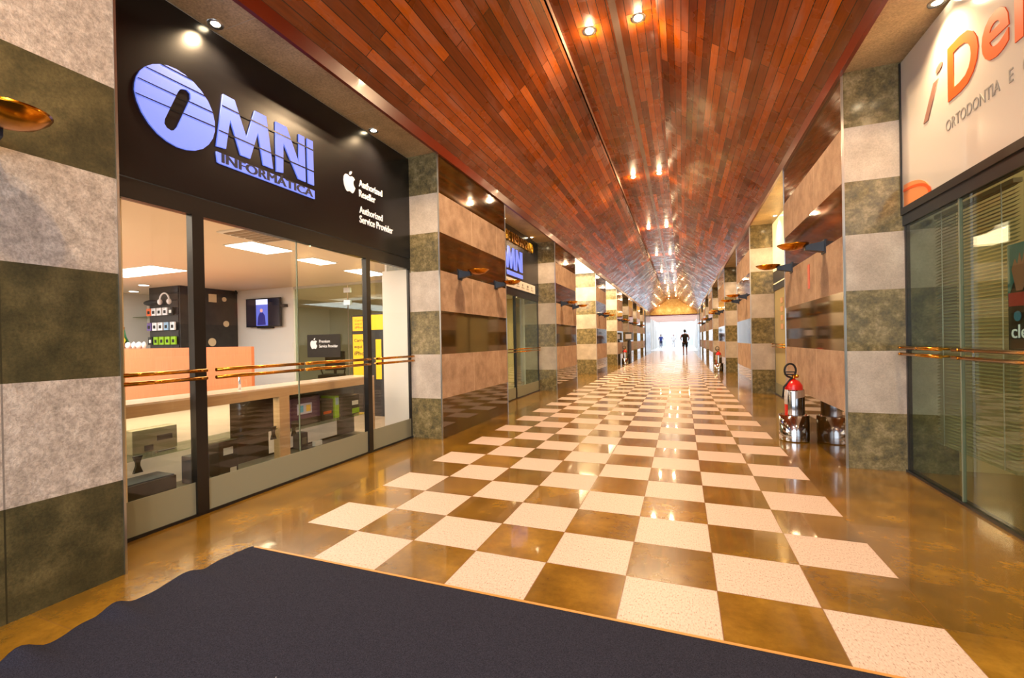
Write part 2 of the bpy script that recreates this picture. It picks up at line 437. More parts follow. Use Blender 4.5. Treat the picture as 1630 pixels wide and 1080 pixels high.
ceiling_slope(2.05, 3.68, XR, ZT, Y0, YE)
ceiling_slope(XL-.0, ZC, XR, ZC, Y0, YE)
S(B(XL-.012, XL, Y0, YE, ZT, ZC).build('trim_1', revealm))
S(B(XR, XR+.012, Y0, YE, ZT, ZC).build('trim_1', revealm))
S(B(.0, .075, Y0, YE, ZC-.012, ZC).build('trim_2', mat('grey_seam_strip', lin(150,130,120), .25, .5)))
for s in (-1, 1):
    S(B(*sorted((s*2.05, s*2.085)), Y0, YE, 3.55, 3.76).build('trim_3', fasciam))
# roof over everything so daylight enters only by the open ends
S(B(-11, 7, Y0, YE, 5.15, 5.25).build('ceiling', white))
S(MB().box(-11.1, -11, Y0, YE, 0, 5.25).build('wall_left', white)); S(B(7, 7.1, Y0, YE, 0, 5.25).build('wall_right', white))

# piers: banded granite
ZB = [0, .505, 1.06, 1.605, 2.11, 2.59, 3.08, ZS]
def pier(s, y0, y1, xb, near=False):
    b = MB(); out = s*XF; 
    for i in range(7):
        dark = i % 2 == 0
        z0, z1 = ZB[i], ZB[i+1]
        # body faces: corridor side
        x0, x1 = sorted((s*XF, s*xb))
        n = len(b.f); b.box(x0, x1, y0, y1, z0, z1, 0)
        # face order: -x, +x, -y, +y, -z, +z
        fx = 1 if s < 0 else 0
        for j in range(6):
            if j == fx: mi = (2 if dark else 3) if not near else (4 if dark else 5)
            else: mi = 0 if dark else 1
            b.mi[n+j] = mi
    o = b.build('wall_left' if s < 0 else 'wall_right', [darkgran, greystone, darkpol, pinkstone, neardark, roughstone])
    S(o)
    for yy in (y0, y1):
        dy = -.012 if yy == y0 else 0
        t = B(*sorted((s*(XF-.006), s*(XF+.012))), yy+dy, yy+dy+.012, 0, ZS-.02).build('trim_4', steel); S(t)
    return o
for i, (a, b_) in enumerate(LP): pier(-1, a, b_, 3.7 if i in (3, 4) else XB, near=(i == 0))
for i, (a, b_) in enumerate(RP): pier(1, a, b_, XB, near=(i == 0))
# grey blue end walls
bluegrey = stone('blue_grey_stone', lin(86,92,102), lin(104,110,120), lin(124,130,140), 2, .2)
for s in (-1, 1):
    S(B(*sorted((s*XF, s*2.5)), 40.3 if s < 0 else 41.2, YE, 0, 3.58).build('wall_left' if s < 0 else 'wall_right', bluegrey))
# soffits
S(B(-2.53, -2.085, Y0, 13.0, ZS, ZS+.06).build('ceiling', soffitst)); S(B(-2.53, -2.085, 18.6, 18.7, ZS, ZS+.06).build('ceiling', soffitst))
S(B(-4.2, -2.085, 13.0, 21.9, ZS, ZS+.06).build('ceiling', cream)); S(B(-2.53, -2.085, 21.9, YE, ZS, ZS+.06).build('ceiling', soffitst))
S(B(2.085, 2.53, Y0, YE, ZS, ZS+.06).build('ceiling', soffitst))
# behind-the-facade walls
def room(s, xg, xd, y0, y1, zc, wm, cm, fm=None, open_front=True):
    n = 'wall_left' if s < 0 else 'wall_right'
    a, b_ = sorted((s*xg, s*xd))
    S(B(*sorted((s*xd, s*(xd+.1))), y0, y1, 0, zc).build(n, wm))
    S(B(a, b_, y0-.05, y0, 0, zc).build('wall_front', wm))
    S(B(a, b_, y1, y1+.05, 0, zc).build('wall_back', wm))
    S(B(a, b_, y0-.05, y1+.05, zc, zc+.08).build('ceiling', cm))
# blank wall sections behind piers so rooms are closed toward the hall
mid = lambda p: (p[0]+p[1])/2
# left rooms
# room 0 is built by hand below; rooms 2.. generic
def shopfront(s, xg, y0, y1, zh, top, signm, glassm, barz=1.04, mull=(), gn='window_1', frost=True, bars=True, handles=None):
    """header beam, sign panel zone above, framed glass below"""
    sg = s
    x0, x1 = sorted((s*(xg-.02), s*(xg+.04)))
    S(B(x0, x1, y0, y1, zh, zh+.13).build('trim_5', black))
    w = S(B(*sorted((s*(xg-.006), s*(xg+.006))), y0, y1, .02, zh).build(gn, glassm))
    S(B(x0, x1, y0, y1, 0, .02).build('trim_6', black))
    for ym in mull:
        S(B(*sorted((s*(xg-.03), s*(xg+.03))), ym[0], ym[1], .02, zh).build('trim_7', black))
    S(B(*sorted((s*(xg-.008), s*(xg+.02))), y0, y0+.03, .02, zh).build('trim_7', black)); S(B(*sorted((s*(xg-.008), s*(xg+.02))), y1-.03, y1, .02, zh).build('trim_7', black))
    if frost:
        f = B(*sorted((s*(xg-.010), s*(xg-.0065))), y0+.03, y1-.03, .02, .245).build('frosted_band', frostglass); setp(f, w)
    return w
def pushbar(s, xg, y0, y1, z, label, group, short=False):
    e = empty('push_bar', (s*(xg-.06), (y0+y1)/2, z-.03), label, 'door handle', group)
    for dz in (0, -.055):
        MB().tube([(s*(xg-.075), y0, z+dz), (s*(xg-.075), y1, z+dz)], .0135).build('rail', brass, e)
        for t in (.06, .5, .94):
            yy = y0+t*(y1-y0)
            MB().tube([(s*(xg-.008), yy, z+dz), (s*(xg-.075), yy, z+dz)], .009).build('standoff', brass, e)
            MB().ball((s*(xg-.088), yy, z+dz), .009).build('cap', brass, e)
    return e

# ---- left opening 0: computer shop
shopfront(-1, XG, 1.52, 5.04, 2.15, ZS, signblack, glass, mull=((2.215, 2.30), (4.14, 4.21)), gn='window_1')
S(B(-2.536, -2.524, 3.185, 3.192, .02, 2.15).build('trim_8', mat('glass_edge', lin(120,130,110), .2)))
S(B(-2.60, -2.545, 1.74, 1.80, 0, 2.15).build('trim_9', cream))
pb = 'brass push bars on the computer shop doors'
pushbar(-1, XG, 1.56, 2.27, 1.04, 'short brass double push bar on the glass nearest the banded left pillar', pb)
pushbar(-1, XG, 2.34, 3.17, 1.04, 'long brass double push bar just right of the thick black door post', pb)
pushbar(-1, XG, 3.21, 4.12, 1.04, 'brass double push bar between the glass joint and the slim black post', pb)
pushbar(-1, XG, 4.24, 5.0, 1.04, 'brass double push bar on the narrow glass beside the second pillar', pb)
# sign board
sign = empty('shop_sign', (-2.5, 3.28, 2.28), 'large gloss black fascia sign with lilac round logo over the computer shop', 'sign')
MB().box(-2.56, -2.505, 1.52, 5.04, 2.285, 3.56).build('board', signblack, sign)
ZX = -2.505
def dig(pts, ox, oy, sc): return [tuple(at(ox+u/sc, oy+v/sc, 'x', ZX)[1:]) for u, v in pts]
g = lambda pts: dig(pts, 200, 80, 4.319)
O = g([(55,270),(58,225),(70,180),(95,140),(130,113),(175,98),(225,97),(280,107),(340,132),(400,170),(460,222),(515,285),(560,355),(590,425),(605,495),(606,560),(592,610),(565,650),(525,680),(475,692),(415,688),(350,668),(280,628),(215,575),(155,505),(105,425),(72,345)])
slot = g([(385,268),(415,275),(438,300),(440,335),(350,530),(330,552),(305,555),(275,535),(258,505),(262,475),(352,290),(366,272)])
Mm = g([(617,660),(663,303),(742,345),(825,605),(882,418),(960,458),(1007,818),(940,790),(903,570),(850,748),(785,722),(712,480),(683,680)])
Nn = g([(1030,835),(1025,492),(1100,530),(1185,775),(1183,578),(1222,598),(1232,908),(1182,885),(1078,640),(1078,845)])
Ii = g([(1240,608),(1280,628),(1290,932),(1250,915)])
barp = g([(617,697),(1292,968),(1294,1025),(645,782),(625,770)])
shape_mesh('round_letter', [O, slot], blueletter, sign, '+x', ZX)
for n_, q in (('letter', Mm), ('letter', Nn), ('letter', Ii), ('bar', barp)): shape_mesh(n_, [q], blueletter, sign, '+x', ZX)
for q in ([(235,100),(240,96),(457,207),(455,214)], [(128,118),(131,114),(546,318),(545,325)], [(73,192),(76,188),(592,428),(592,436)], [(58,297),(60,292),(607,526),(607,534)],
          [(655,378),(1280,686),(1280,695),(655,386)], [(633,548),(1292,836),(1292,845),(633,556)]):
    shape_mesh('dark_line', [g(q)], signblack, sign, '+x', ZX+.0125, .002)
# the slot must stay open above the lines; lettering on the bar
a = at(200+655/4.319, 80+725/4.319, 'x', ZX); c_ = at(200+1278/4.319, 80+1005/4.319, 'x', ZX)
z0 = at(200+655/4.319, 80+775/4.319, 'x', ZX).z
text_mesh('lettering', 'INFORMÁTICA', barletter, sign, '+x', ZX+.0125, a.y, c_.y, 2.594, 2.683, .002, bold=.006)
# fruit logo: body with bite, leaf
def fruit(m, parent, plane, d, a0, b0, w, mir=1, depth=.006):
    body = [(.50,.72),(.42,.745),(.30,.78),(.16,.75),(.05,.62),(.02,.45),(.06,.27),(.16,.1),(.27,.01),(.36,.01),(.46,.05),(.55,.05),(.65,.01),(.74,.02),(.84,.13),(.93,.29),(.82,.38),(.78,.48),(.80,.59),(.90,.68),(.80,.76),(.66,.775),(.56,.735)]
    leaf = [(.47,.80),(.49,.90),(.57,.98),(.68,1.0),(.66,.90),(.58,.82)]
    for lp in (body, leaf): shape_mesh('fruit_logo', [[(a0+mir*x*w, b0+y*w*1.15) for x, y in lp]], m, parent, plane, d, depth)
fruit(whiteletter, sign, '+x', ZX, 3.80, 2.80, .20)
for s_, y0, y1, zt, h in (('Authorized', 4.05, 4.46, 2.985, .075), ('Reseller', 4.05, 4.33, 2.875, .075), ('Authorized', 4.05, 4.46, 2.70, .075), ('Service Provider', 4.05, 4.66, 2.60, .08)):
    text_mesh('lettering', s_, whiteletter, sign, '+x', ZX, y0, y1, zt-h, zt, .006, thick=.01)

# ---- left opening 1: training centre
shopfront(-1, XG, 7.35, 10.70, 2.15, ZS, signblack, greenglass, mull=((9.0, 9.03),), gn='window_2')
sg2 = empty('shop_sign', (-2.5, 9.0, 2.28), 'black sign with gold capitals over a small lilac logo, second shop', 'sign')
MB().box(-2.56, -2.505, 7.35, 10.70, 2.285, 3.56).build('board', signblack, sg2)
text_mesh('lettering', 'CENTRO DE TREINAMENTO', goldletter, sg2, '+x', ZX, 7.5, 10.25, 3.24, 3.44, .03, thick=.015)
# scaled repeat of the round logo
def relog(pl): return [(8.0+(y-1.86)*.985, 2.55+(z-2.58)*1.06) for y, z in pl]
shape_mesh('round_letter', [relog(O), relog(slot)], blueletter, sg2, '+x', ZX)
for q in (Mm, Nn, Ii, barp): shape_mesh('letter', [relog(q)], blueletter, sg2, '+x', ZX)
MB().box(-2.505, -2.497, 7.6, 10.4, 2.31, 2.50).build('logo_strip', white, sg2)
for i in range(8):
    yy = 7.8+i*.33
    MB().box(-2.497, -2.494, yy, yy+(.06 if i % 2 else .12), 2.40, 2.45).box(-2.497, -2.494, yy-.03, yy+.15, 2.36, 2.375).build('printed_mark', greyletter, sg2)
pushbar(-1, XG, 7.6, 8.95, 1.04, 'brass double push bar on the training centre glass behind the second pillar', 'brass push bars of the training centre')
pushbar(-1, XG, 9.08, 10.6, 1.04, 'brass double push bar at the far half of the training centre glass', 'brass push bars of the training centre')

# ---- interior of rooms 0 and 1 on the left
ZI = 2.45
S(B(-11, -2.56, -1.3, 13.0, ZI, ZI+.08).build('ceiling', ceilw))
S(B(-11, -10.9, -1.3, 13, 0, ZI).build('wall_left', white)); S(B(-11, -2.87, -1.35, -1.3, 0, ZI).build('wall_front', white))
S(B(-8.70, -6.95, 7.44, 7.54, 0, ZI).build('wall_back', white))
S(B(-11, -8.70, 8.6, 8.7, 0, ZI).build('wall_back', white))
S(B(-11, -2.87, 12.9, 13.0, 0, ZI).build('wall_back', white))
S(B(-2.90, -2.87, 5.04, 7.35, 0, ZI).build('wall_left', white)); S(B(-2.90, -2.87, 10.70, 12.95, 0, ZI).build('wall_left', white))
S(B(-2.93, -2.545, 5.02, 5.04, .02, ZI-.3).build('wall_left', white))
S(B(-11,-2.6,-1.3,12.9,.001,.006).build('floor', mat('shop_floor_tile', lin(170,150,125), .25)))
# dark display column
colm = stone('charcoal_panel', lin(38,36,36), lin(48,45,43), lin(58,54,50), 6, .5)
dc = empty('display_column', (-9.1, 6.8, 0), 'charcoal display column with slatted face and pale round plaques in shop', 'display column')
MB().box(-9.55, -8.60, 6.16, 7.43, 0, ZI).build('body', colm, dc)
for k_ in range(9):
    z = 1.15+k_*.145
    MB().box(-9.52, -8.64, 6.145, 6.16, z, z+.13).build('slat', mat('slatwall', lin(44,42,44), .35) if k_ == 0 else bpy.data.materials['slatwall'], dc)
for (u, v, r) in ((338,475,'sq'),(356.5,477,.05),(359.8,516,.065),(337.5,545,.085)):
    p_ = at(u, v, 'x', -8.6)
    if r == 'sq': MB().box(-8.6, -8.585, p_.y-.085, p_.y+.085, p_.z-.085, p_.z+.085).build('plaque', cream, dc)
    else: MB().tube([(-8.6, p_.y, p_.z), (-8.585, p_.y, p_.z)], r, 24).build('plaque', cream, dc)
# packages hung on the slats
def pack(x, z, w, h, m, label, grp='packaged accessories on the slatted display'):
    e = empty('packaged_accessory', (x, 6.1, z), label, 'package', grp)
    MB().box(x-w/2, x+w/2, 6.08, 6.11, z, z+h).build('carton', m, e)
    MB().box(x-w/4, x+w/4, 6.075, 6.08, z+h*.25, z+h*.65).build('label_print', blackmatte if m != blackmatte else white, e)
    MB().tube([(x, 6.145, z+h-.02), (x, 6.05, z+h-.02)], .004, 6).build('hook', steel, e)
cw = mat('card_white', lin(236,236,240), .4); co = mat('card_orange', lin(235,105,50), .4); cg = mat('card_green', lin(150,200,30), .4)
cp = mat('card_purple', lin(110,90,150), .4); cbl = mat('card_blue', lin(150,185,215), .4)
rows = [(1.865, .15, [(-9.45,co,'orange'),(-9.30,cw,'white'),(-9.13,cw,'white'),(-8.95,cw,'white'),(-8.78,blackmatte,'black')], 'top row'),
        (1.56, .16, [(-9.45,cp,'purple'),(-9.28,cw,'white'),(-9.10,cw,'white'),(-8.92,cbl,'pale blue'),(-8.73,cw,'white')], 'middle row'),
        (1.27, .16, [(-9.42,blackmatte,'black'),(-9.25,cg,'lime green'),(-9.07,cg,'lime green'),(-8.89,cg,'lime green'),(-8.71,cg,'lime green')], 'lowest row')]
for z, h, it, rn in rows:
    for i, (x, m_, cn) in enumerate(it): pack(x, z, .13, h, m_, '%s boxed accessory on slatted display, %s, %s from the left' % (cn, rn, ORD[i]))
e = empty('headset', (-9.0, 6.02, 2.1), 'white and black headset on top of the slatted display column', 'headset')
MB().tube([(-8.9+.14*math.cos(t), 6.05, 2.16+.14*math.sin(t)) for t in [PI*i/10 for i in range(11)]], .016, 8).build('headband', cw, e)
for x in (-9.04, -8.76): MB().ball((x, 6.05, 2.13), .06, (.5,.8,1)).build('ear_cup', cw, e)
tag(MB().ball((-9.28, 6.03, 2.12), .17, (1.2, .5, .35)).build('gaming_mouse', blackmatte), 'black rounded gadget with red stripe on the display column', 'gadget')
# glass shelf on the left wall, small flag
e = empty('wall_shelf', (-10.5, 6.6, 1.9), 'clear glass shelf at the far left of the computer shop', 'shelf')
MB().box(-10.88, -9.6, 6.6, 6.9, 1.9, 1.915).build('shelf_board', greenglass, e)
MB().box(-10.88, -9.6, 6.9, 6.93, 1.8, 2.2).build('back_rail', white, e)
XFL = at(198, 540, 'y', 5.5).x
e = empty('table_flag', (XFL, 5.5, 1.2), 'small green and yellow flag on a pole above the reception desk', 'flag')
MB().tube([(XFL,5.5,1.21),(XFL,5.5,1.62)], .008, 8).build('pole', brass, e)
fv = [(XFL+a_, b_, c_) for a_, b_, c_ in ((0,5.5,1.60),(.10,5.48,1.42),(.2,5.5,1.26),(.08,5.52,1.215),(-.05,5.5,1.215),(-.05,5.48,1.42))]
MB().add(fv, [(0,1,2,3,4,5)]).build('cloth', mat('flag_green', lin(20,90,50), .7), e, solid=.004)
MB().add([(XFL+a_,5.46,c_) for a_, c_ in ((.03,1.46),(.11,1.36),(.03,1.26),(-.04,1.36))], [(0,1,2,3)]).build('diamond', mat('flag_yellow', lin(235,190,40), .7), e, solid=.004)
# reception desk (peach)
c1 = at(400.4, 580, 'y', 5.0).x; c0 = at(190, 580, 'y', 5.0).x
desk = empty('reception_desk', ((c0+c1)/2-.6, 5.3, 0), 'peach laminate reception desk behind the display counter', 'desk')
MB().box(-9.4, c1, 5.0, 5.05, 0, 1.2).build('front_panel', peachwood, desk)
MB().box(-9.4, c1-.75, 5.05, 5.6, .0, 1.2).build('body', peachwood, desk)
for i, (x, r) in enumerate(((-8.74,.05),(-8.58,.04),(-8.43,.055),(-8.29,.035))):
    tag(MB().lathe([(0,0),(r*.6,0),(r,.05),(r*.9,.09),(r*.3,.12),(0,.12)], (x,5.3,1.201), 12).build('gift_ornament', cw), 'small white ornament on the reception desk, %s from the left' % ORD[i], 'ornament', 'white ornaments on the reception desk')
# television
tv = empty('television', (-7.7, 7.36, 1.9), 'wall mounted television showing a seated person in a portrait video', 'television')
MB().box(-8.21, -7.21, 7.33, 7.37, 1.62, 2.24).build('bezel', black, tv)
sc = MB().box(-8.19, -7.23, 7.327, 7.33, 1.64, 2.22).build('screen', mat('screen_dark', lin(16,18,30), .15, emit=lin(16,18,34), es=.6), tv)
MB().box(-7.90, -7.56, 7.324, 7.327, 1.645, 2.215).build('picture', mat('screen_blue', lin(60,70,160), .3, emit=lin(90,100,190), es=1.0), sc)
MB().box(-7.90, -7.56, 7.322, 7.324, 2.10, 2.215).build('picture', mat('screen_pale', lin(200,205,235), .3, emit=lin(200,205,235), es=1.0), sc)
MB().prism([(-7.86,1.66),(-7.62,1.66),(-7.64,1.86),(-7.70,1.93),(-7.78,1.93),(-7.84,1.84)], 7.320, 7.322, 'y').build('picture', mat('screen_navy', lin(24,26,90), .3, emit=lin(24,28,100), es=1.0), sc)
MB().tube([(-7.74,7.318,1.975),(-7.74,7.322,1.975)], .04, 16).build('picture', mat('screen_skin', lin(190,140,130), .3, emit=lin(190,140,130), es=1), sc)
MB().box(-7.8, -7.6, 7.37, 7.44, 1.85, 2.0).box(-7.21, -7.1, 7.34, 7.44, 2.03, 2.09).build('wall_bracket', black, tv)
MB().box(-7.9, -7.5, 7.34, 7.44, 1.59, 1.615).build('tray', black, tv)
tag(MB().box(-7.05+.0, -6.97, 7.425, 7.44, 1.15, 1.27).build('light_switch', white), 'white switch plate on wall right of the television', 'switch')
cb = empty('security_camera', (-8.52, 7.3, 2.38), 'tiny black security camera at the ceiling beside the charcoal column', 'security camera')
MB().ball((-8.5, 7.32, 2.40), .04).build('dome', black, cb); MB().tube([(-8.5,7.32,2.40),(-8.5,7.32,2.45)], .02).build('mount', black, cb)
# ceiling of shop: luminous panels
def ceilpanel(pxs, label, grp='luminous panels in the computer shop ceiling', m=panel):
    ps = [at(u, v, 'z', ZI-.012) for u, v in pxs]
    x0, x1 = min(p.x for p in ps), max(p.x for p in ps); y0, y1 = min(p.y for p in ps), max(p.y for p in ps)
    e = empty('ceiling_light', ((x0+x1)/2, (y0+y1)/2, ZI-.012), label, 'ceiling light', grp)
    MB().box(x0-.02, x1+.02, y0-.02, y1+.02, ZI-.008, ZI).build('frame', white, e)
    MB().box(x0, x1, y0, y1, ZI-.014, ZI-.008).build('diffuser', m, e)
ceilpanel([(191,441),(191,430),(241,424),(294,432)], 'big square luminous ceiling panel at the left of the computer shop')
ceilpanel([(378,389),(410,388),(449,402),(420,404)], 'bright slim ceiling panel right of the thick door post')
ceilpanel([(485,413),(500,412),(527,420),(510,422)], 'slim luminous ceiling panel near the middle of the computer shop')
ceilpanel([(566,430),(580,430),(604,436),(590,440)], 'slim luminous ceiling panel at the right end of the computer shop')
for i, (u, v) in enumerate(((229,454),(213,464))):
    p_ = at(u, v, 'z', ZI-.004)
    e = empty('recessed_downlight', (p_.x, p_.y, ZI-.01), 'small round white downlight over the shelf, %s from the display column' % ORD[i], 'downlight', 'downlights at back left of the computer shop')
    MB().tube([(p_.x,p_.y,ZI-.012),(p_.x,p_.y,ZI)], .10, 20).build('ring', white, e); MB().tube([(p_.x,p_.y,ZI-.016),(p_.x,p_.y,ZI-.012)], .08, 20).build('diffuser', panel, e)
p_ = at(415, 373, 'z', ZI)
e = empty('air_vent', (p_.x, p_.y, ZI-.02), 'square return air vent in the ceiling of the computer shop', 'vent')
MB().box(p_.x-.3, p_.x+.3, p_.y-.3, p_.y+.3, ZI-.015, ZI).build('frame', white, e)
for i in range(6): MB().box(p_.x-.26, p_.x+.26, p_.y-.25+i*.09, p_.y-.19+i*.09, ZI-.022, ZI-.015).build('louvre', mat('vent_grey', lin(150,130,105), .5) if i == 0 else bpy.data.materials['vent_grey'], e)
# glass partition, posters, chairs
gp = empty('glass_partition', (-5.5, 7.46, 0), 'frameless glass partition with steel patch fittings right of the television', 'partition')
MB().box(-6.93, -5.55, 7.46, 7.47, .01, 2.42).build('pane', greenglass, gp); MB().box(-5.52, -4.55, 7.46, 7.47, .01, 2.42).build('pane', greenglass, gp)
MB().box(-6.95, -3.0, 7.44, 7.49, 2.40, 2.45).build('head_channel', steel, gp)
for z in (2.25, 2.0, .2): MB().box(-5.62, -5.46, 7.44, 7.49, z, z+.10).build('patch_fitting', steel, gp)
MB().box(-4.55, -4.30, 7.40, 7.50, 0, 2.40).build('post', mat('grey_brown_post', lin(128,108,86), .5), gp)
text_mesh('lettering', 'Treinamento', mat('dark_letter', lin(50,46,44), .5), gp, '-y', 7.43, -4.25, -3.0, 2.13, 2.28, .004)
po = empty('poster', (-6.0, 7.42, 1.0), 'black poster with white fruit logo on the glass partition', 'poster')
MB().box(-6.58, -5.72, 7.43, 7.445, .95, 1.42).build('sheet', blackmatte, po)
fruit(whiteletter, po, '-y', 7.43, -6.50, 1.12, .20, depth=.003)
text_mesh('lettering', 'Premium', whiteletter, po, '-y', 7.43, -6.26, -5.98, 1.25, 1.31, .003, thick=.01); text_mesh('lettering', 'Service Provider', whiteletter, po, '-y', 7.43, -6.26, -5.78, 1.15, 1.21, .003, thick=.01)
yel = mat('yellow_print', lin(250,196,20), .5)
def totem(x0, x1, y, label, txt1, txt2):
    e = empty('charging_stand', ((x0+x1)/2, y, 0), label, 'charging stand', 'yellow and black charging stands')
    MB().box(x0, x1, y, y+.08, 0, 1.72).build('body', blackmatte, e, bevel=.02)
    MB().box(x0+.03, x1-.03, y-.006, y, 1.44, 1.69).build('header', yel, e)
    MB().box(x0+.03 if x1-x0 > .31 else x0+.12, x1-.12 if x1-x0 > .45 else x1-.07, y-.006, y, .62, 1.38 if x1-x0 > .31 else 1.28).build('panel', yel, e)
    n = 0
    for t_, z in zip(txt1, (1.64, 1.58, 1.52)): text_mesh('lettering', t_, barletter if n else mat('red_print', lin(190,60,20), .5), e, '-y', y-.006, x0+.08, x1-.08, z-.04, z, .002)
    for t_, z in zip(txt2, (1.30, 1.19, 1.08)): text_mesh('lettering', t_, blackmatte, e, '-y', y-.006, x0+.06, x0+.40, z-.07, z, .002, thick=.01)
xa = at(559, 500, 'y', 6.6).x; xb_ = at(579, 500, 'y', 6.6).x
totem(xa, xa+.46, 6.6, 'yellow fronted charging stand just left of the slim black door post', ('Carregue', 'aqui seu', 'iPhone'), ('Carregue', 'aqui seu', 'iPhone'))
totem(xa+.62, xa+.92, 6.3, 'narrow black and yellow charging stand just right of the slim black door post', (), ())
def chair(x, y, rz, label):
    e = empty('office_chair', (x, y, 0), label, 'chair', 'dark office chairs behind the partition', rz)
    def T_(b, n, m): 
        o = b.build(n, m); o.parent = e; return o
    bk = blackmatte
    T_(MB().box(-.24,.24,-.24,.24,.44,.52), 'seat', bk); b = MB().box(-.23,.23,.2,.26,.6,1.05); T_(b, 'backrest', bk)
    T_(MB().tube([(0,0,.12),(0,0,.44)], .025), 'stem', steel); T_(MB().box(-.03,.03,.2,.24,.46,.65), 'back_post', bk)
    for i in range(5):
        a_ = 2*PI*i/5; T_(MB().tube([(0,0,.12),(.27*math.cos(a_),.27*math.sin(a_),.06)], .02), 'leg', bk); T_(MB().ball((.27*math.cos(a_),.27*math.sin(a_),.035), .034), 'caster', bk)
    for s in (-1,1): T_(MB().tube([(s*.24,.1,.48),(s*.30,.05,.7),(s*.30,-.15,.7)], .015), 'armrest', bk)
chair(-6.85, 8.45, .4, 'dark office chair behind the partition, nearer the black poster'); chair(-5.95, 8.6, -.3, 'dark office chair behind the partition, nearer the yellow stand')
e = empty('office_table', (-6.0, 9.6, 0), 'dark table behind the office chairs in the training room', 'table')
MB().box(-7.2, -4.8, 9.3, 10.0, .70, .74).build('table_top', counterm, e)
for x in (-7.1,-4.9):
    for y in (9.35,9.95): MB().box(x-.02,x+.02,y-.02,y+.02,0,.70).build('leg', steel, e)
tag(MB().box(-6.05, -5.85, 12.88, 12.9, 1.55, 1.80).build('framed_notice', mat('notice', lin(170,120,110), .5)), 'small framed notice on far wall of the training room', 'notice')
# display counter along the glass
XC0, XC1 = -3.20, -2.86
ctr = empty('display_counter', (-3.1, 3.2, 0), 'long beige display counter with glass showcases inside the shop window', 'counter')
MB().box(XC0, XC1, 1.0, 4.72, .80, .815).build('counter_top', countertop, ctr)
MB().box(XC0, XC1, 1.0, 4.72, .72, .80).build('top_rail', counterm, ctr)
for y0, y1 in ((3.27, 3.39), (4.62, 4.72)): MB().box(XC1-.08, XC1, y0, y1, .1, .72).build('upright', counterm, ctr)
MB().box(XC0, XC1, 1.0, 4.72, .0, .10).build('plinth', mat('grey_plinth', lin(120,116,108), .4), ctr)
gl = mat('lit_cream_back', lin(222,196,170), .6, emit=lin(255,222,190), es=.18)
MB().box(XC0, XC0+.02, 1.0, 3.0, .10, .72).build('back_panel', gl, ctr)
MB().box(XC0, XC0+.02, 3.0, 4.72, .10, .72).build('back_panel', mat('dark_back', lin(44,32,20), .3), ctr)
MB().box(XC0+.021, XC0+.024, 3.42, 4.40, .12, .34).build('back_panel', gl, ctr)
MB().box(XC0+.02, XC1-.01, 1.02, 3.25, .415, .423).build('glass_shelf', greenglass, ctr)
MB().box(XC0+.02, XC1-.01, 3.41, 4.61, .36, .368).build('glass_shelf', greenglass, ctr)
MB().box(XC1-.01, XC1-.004, 1.02, 2.5, .1, .72).build('showcase_glass', glass, ctr); MB().box(XC1-.01, XC1-.004, 2.51, 3.26, .1, .72).build('showcase_glass', glass, ctr); MB().box(XC1-.01, XC1-.004, 3.40, 4.61, .1, .72).build('showcase_glass', glass, ctr)
light('showcase_strip', 'AREA', (-3.02, 2.2, .71), 7, (1,.85,.6), size=.1, sy=2.2)
greyb = mat('grey_device', lin(126,120,98), .4); db = mat('dark_carton', lin(44,40,42), .4); bb = mat('blue_grey_carton', lin(80,86,110), .4)
def boxthing(name, x0,x1,y0,y1,z0,z1,m,label,cat,extra=None):
    e = empty(name, ((x0+x1)/2,(y0+y1)/2,z0), label, cat)
    MB().box(x0,x1,y0,y1,z0,z1).build('case', m, e, bevel=.004)
    for n_, bx_, mm in (extra or []): MB().box(*bx_).build(n_, mm, e)
    return e
boxthing('card_printer', -3.12,-3.02, 2.10,2.42,.425,.60, greyb, 'grey rectangular device on the glass shelf of the left showcase', 'device', [('slot', (-3.02,-3.015,2.18,2.24,.44,.48), blackmatte), ('window', (-3.02,-3.015,2.27,2.38,.50,.54), db)])
boxthing('stylus', -2.96,-2.945, 2.22,2.36,.425,.435, db, 'slim dark rod lying on the glass shelf below the grey device', 'tool', [('tip', (-2.965,-2.94,2.20,2.22,.423,.44), steel)])
boxthing('equipment_box', -3.12,-2.90, 1.76,2.33,.10,.235, db, 'flat dark equipment box on the floor of the left showcase', 'box', [('lid', (-3.11,-2.91,1.77,2.32,.235,.245), bb)])
boxthing('small_carton', -3.10,-2.95, 2.50,2.63,.10,.32, bb, 'blue grey upright carton by the thick door post', 'box', [('label_print', (-2.95,-2.948,2.55,2.61,.22,.27), white)])
boxthing('mouse_carton', -3.08,-2.93, 2.70,2.88,.10,.40, db, 'dark carton with a pale mouse picture in the middle showcase', 'box', [('printed_mark', (-2.93,-2.928,2.74,2.83,.28,.34), cw), ('barcode', (-2.93,-2.928,2.80,2.86,.12,.16), white)])
def clamp(y, z, label):
    b = MB().prism([(y-.03,z-.06),(y+.03,z-.06),(y+.012,z-.01),(y+.012,z+.01),(y+.03,z+.06),(y-.03,z+.06),(y-.012,z+.01),(y-.012,z-.01)], -2.895, -2.875, 'x')
    tag(b.build('shelf_clamp', blackmatte), label, 'clamp', 'hourglass shelf clamps in the showcases')
clamp(2.055, .385, 'black hourglass shaped glass clamp above the flat equipment box'); clamp(3.215, .385, 'black hourglass shaped clamp left of the beige upright'); clamp(3.46, .37, 'black hourglass shaped clamp right of the beige upright')
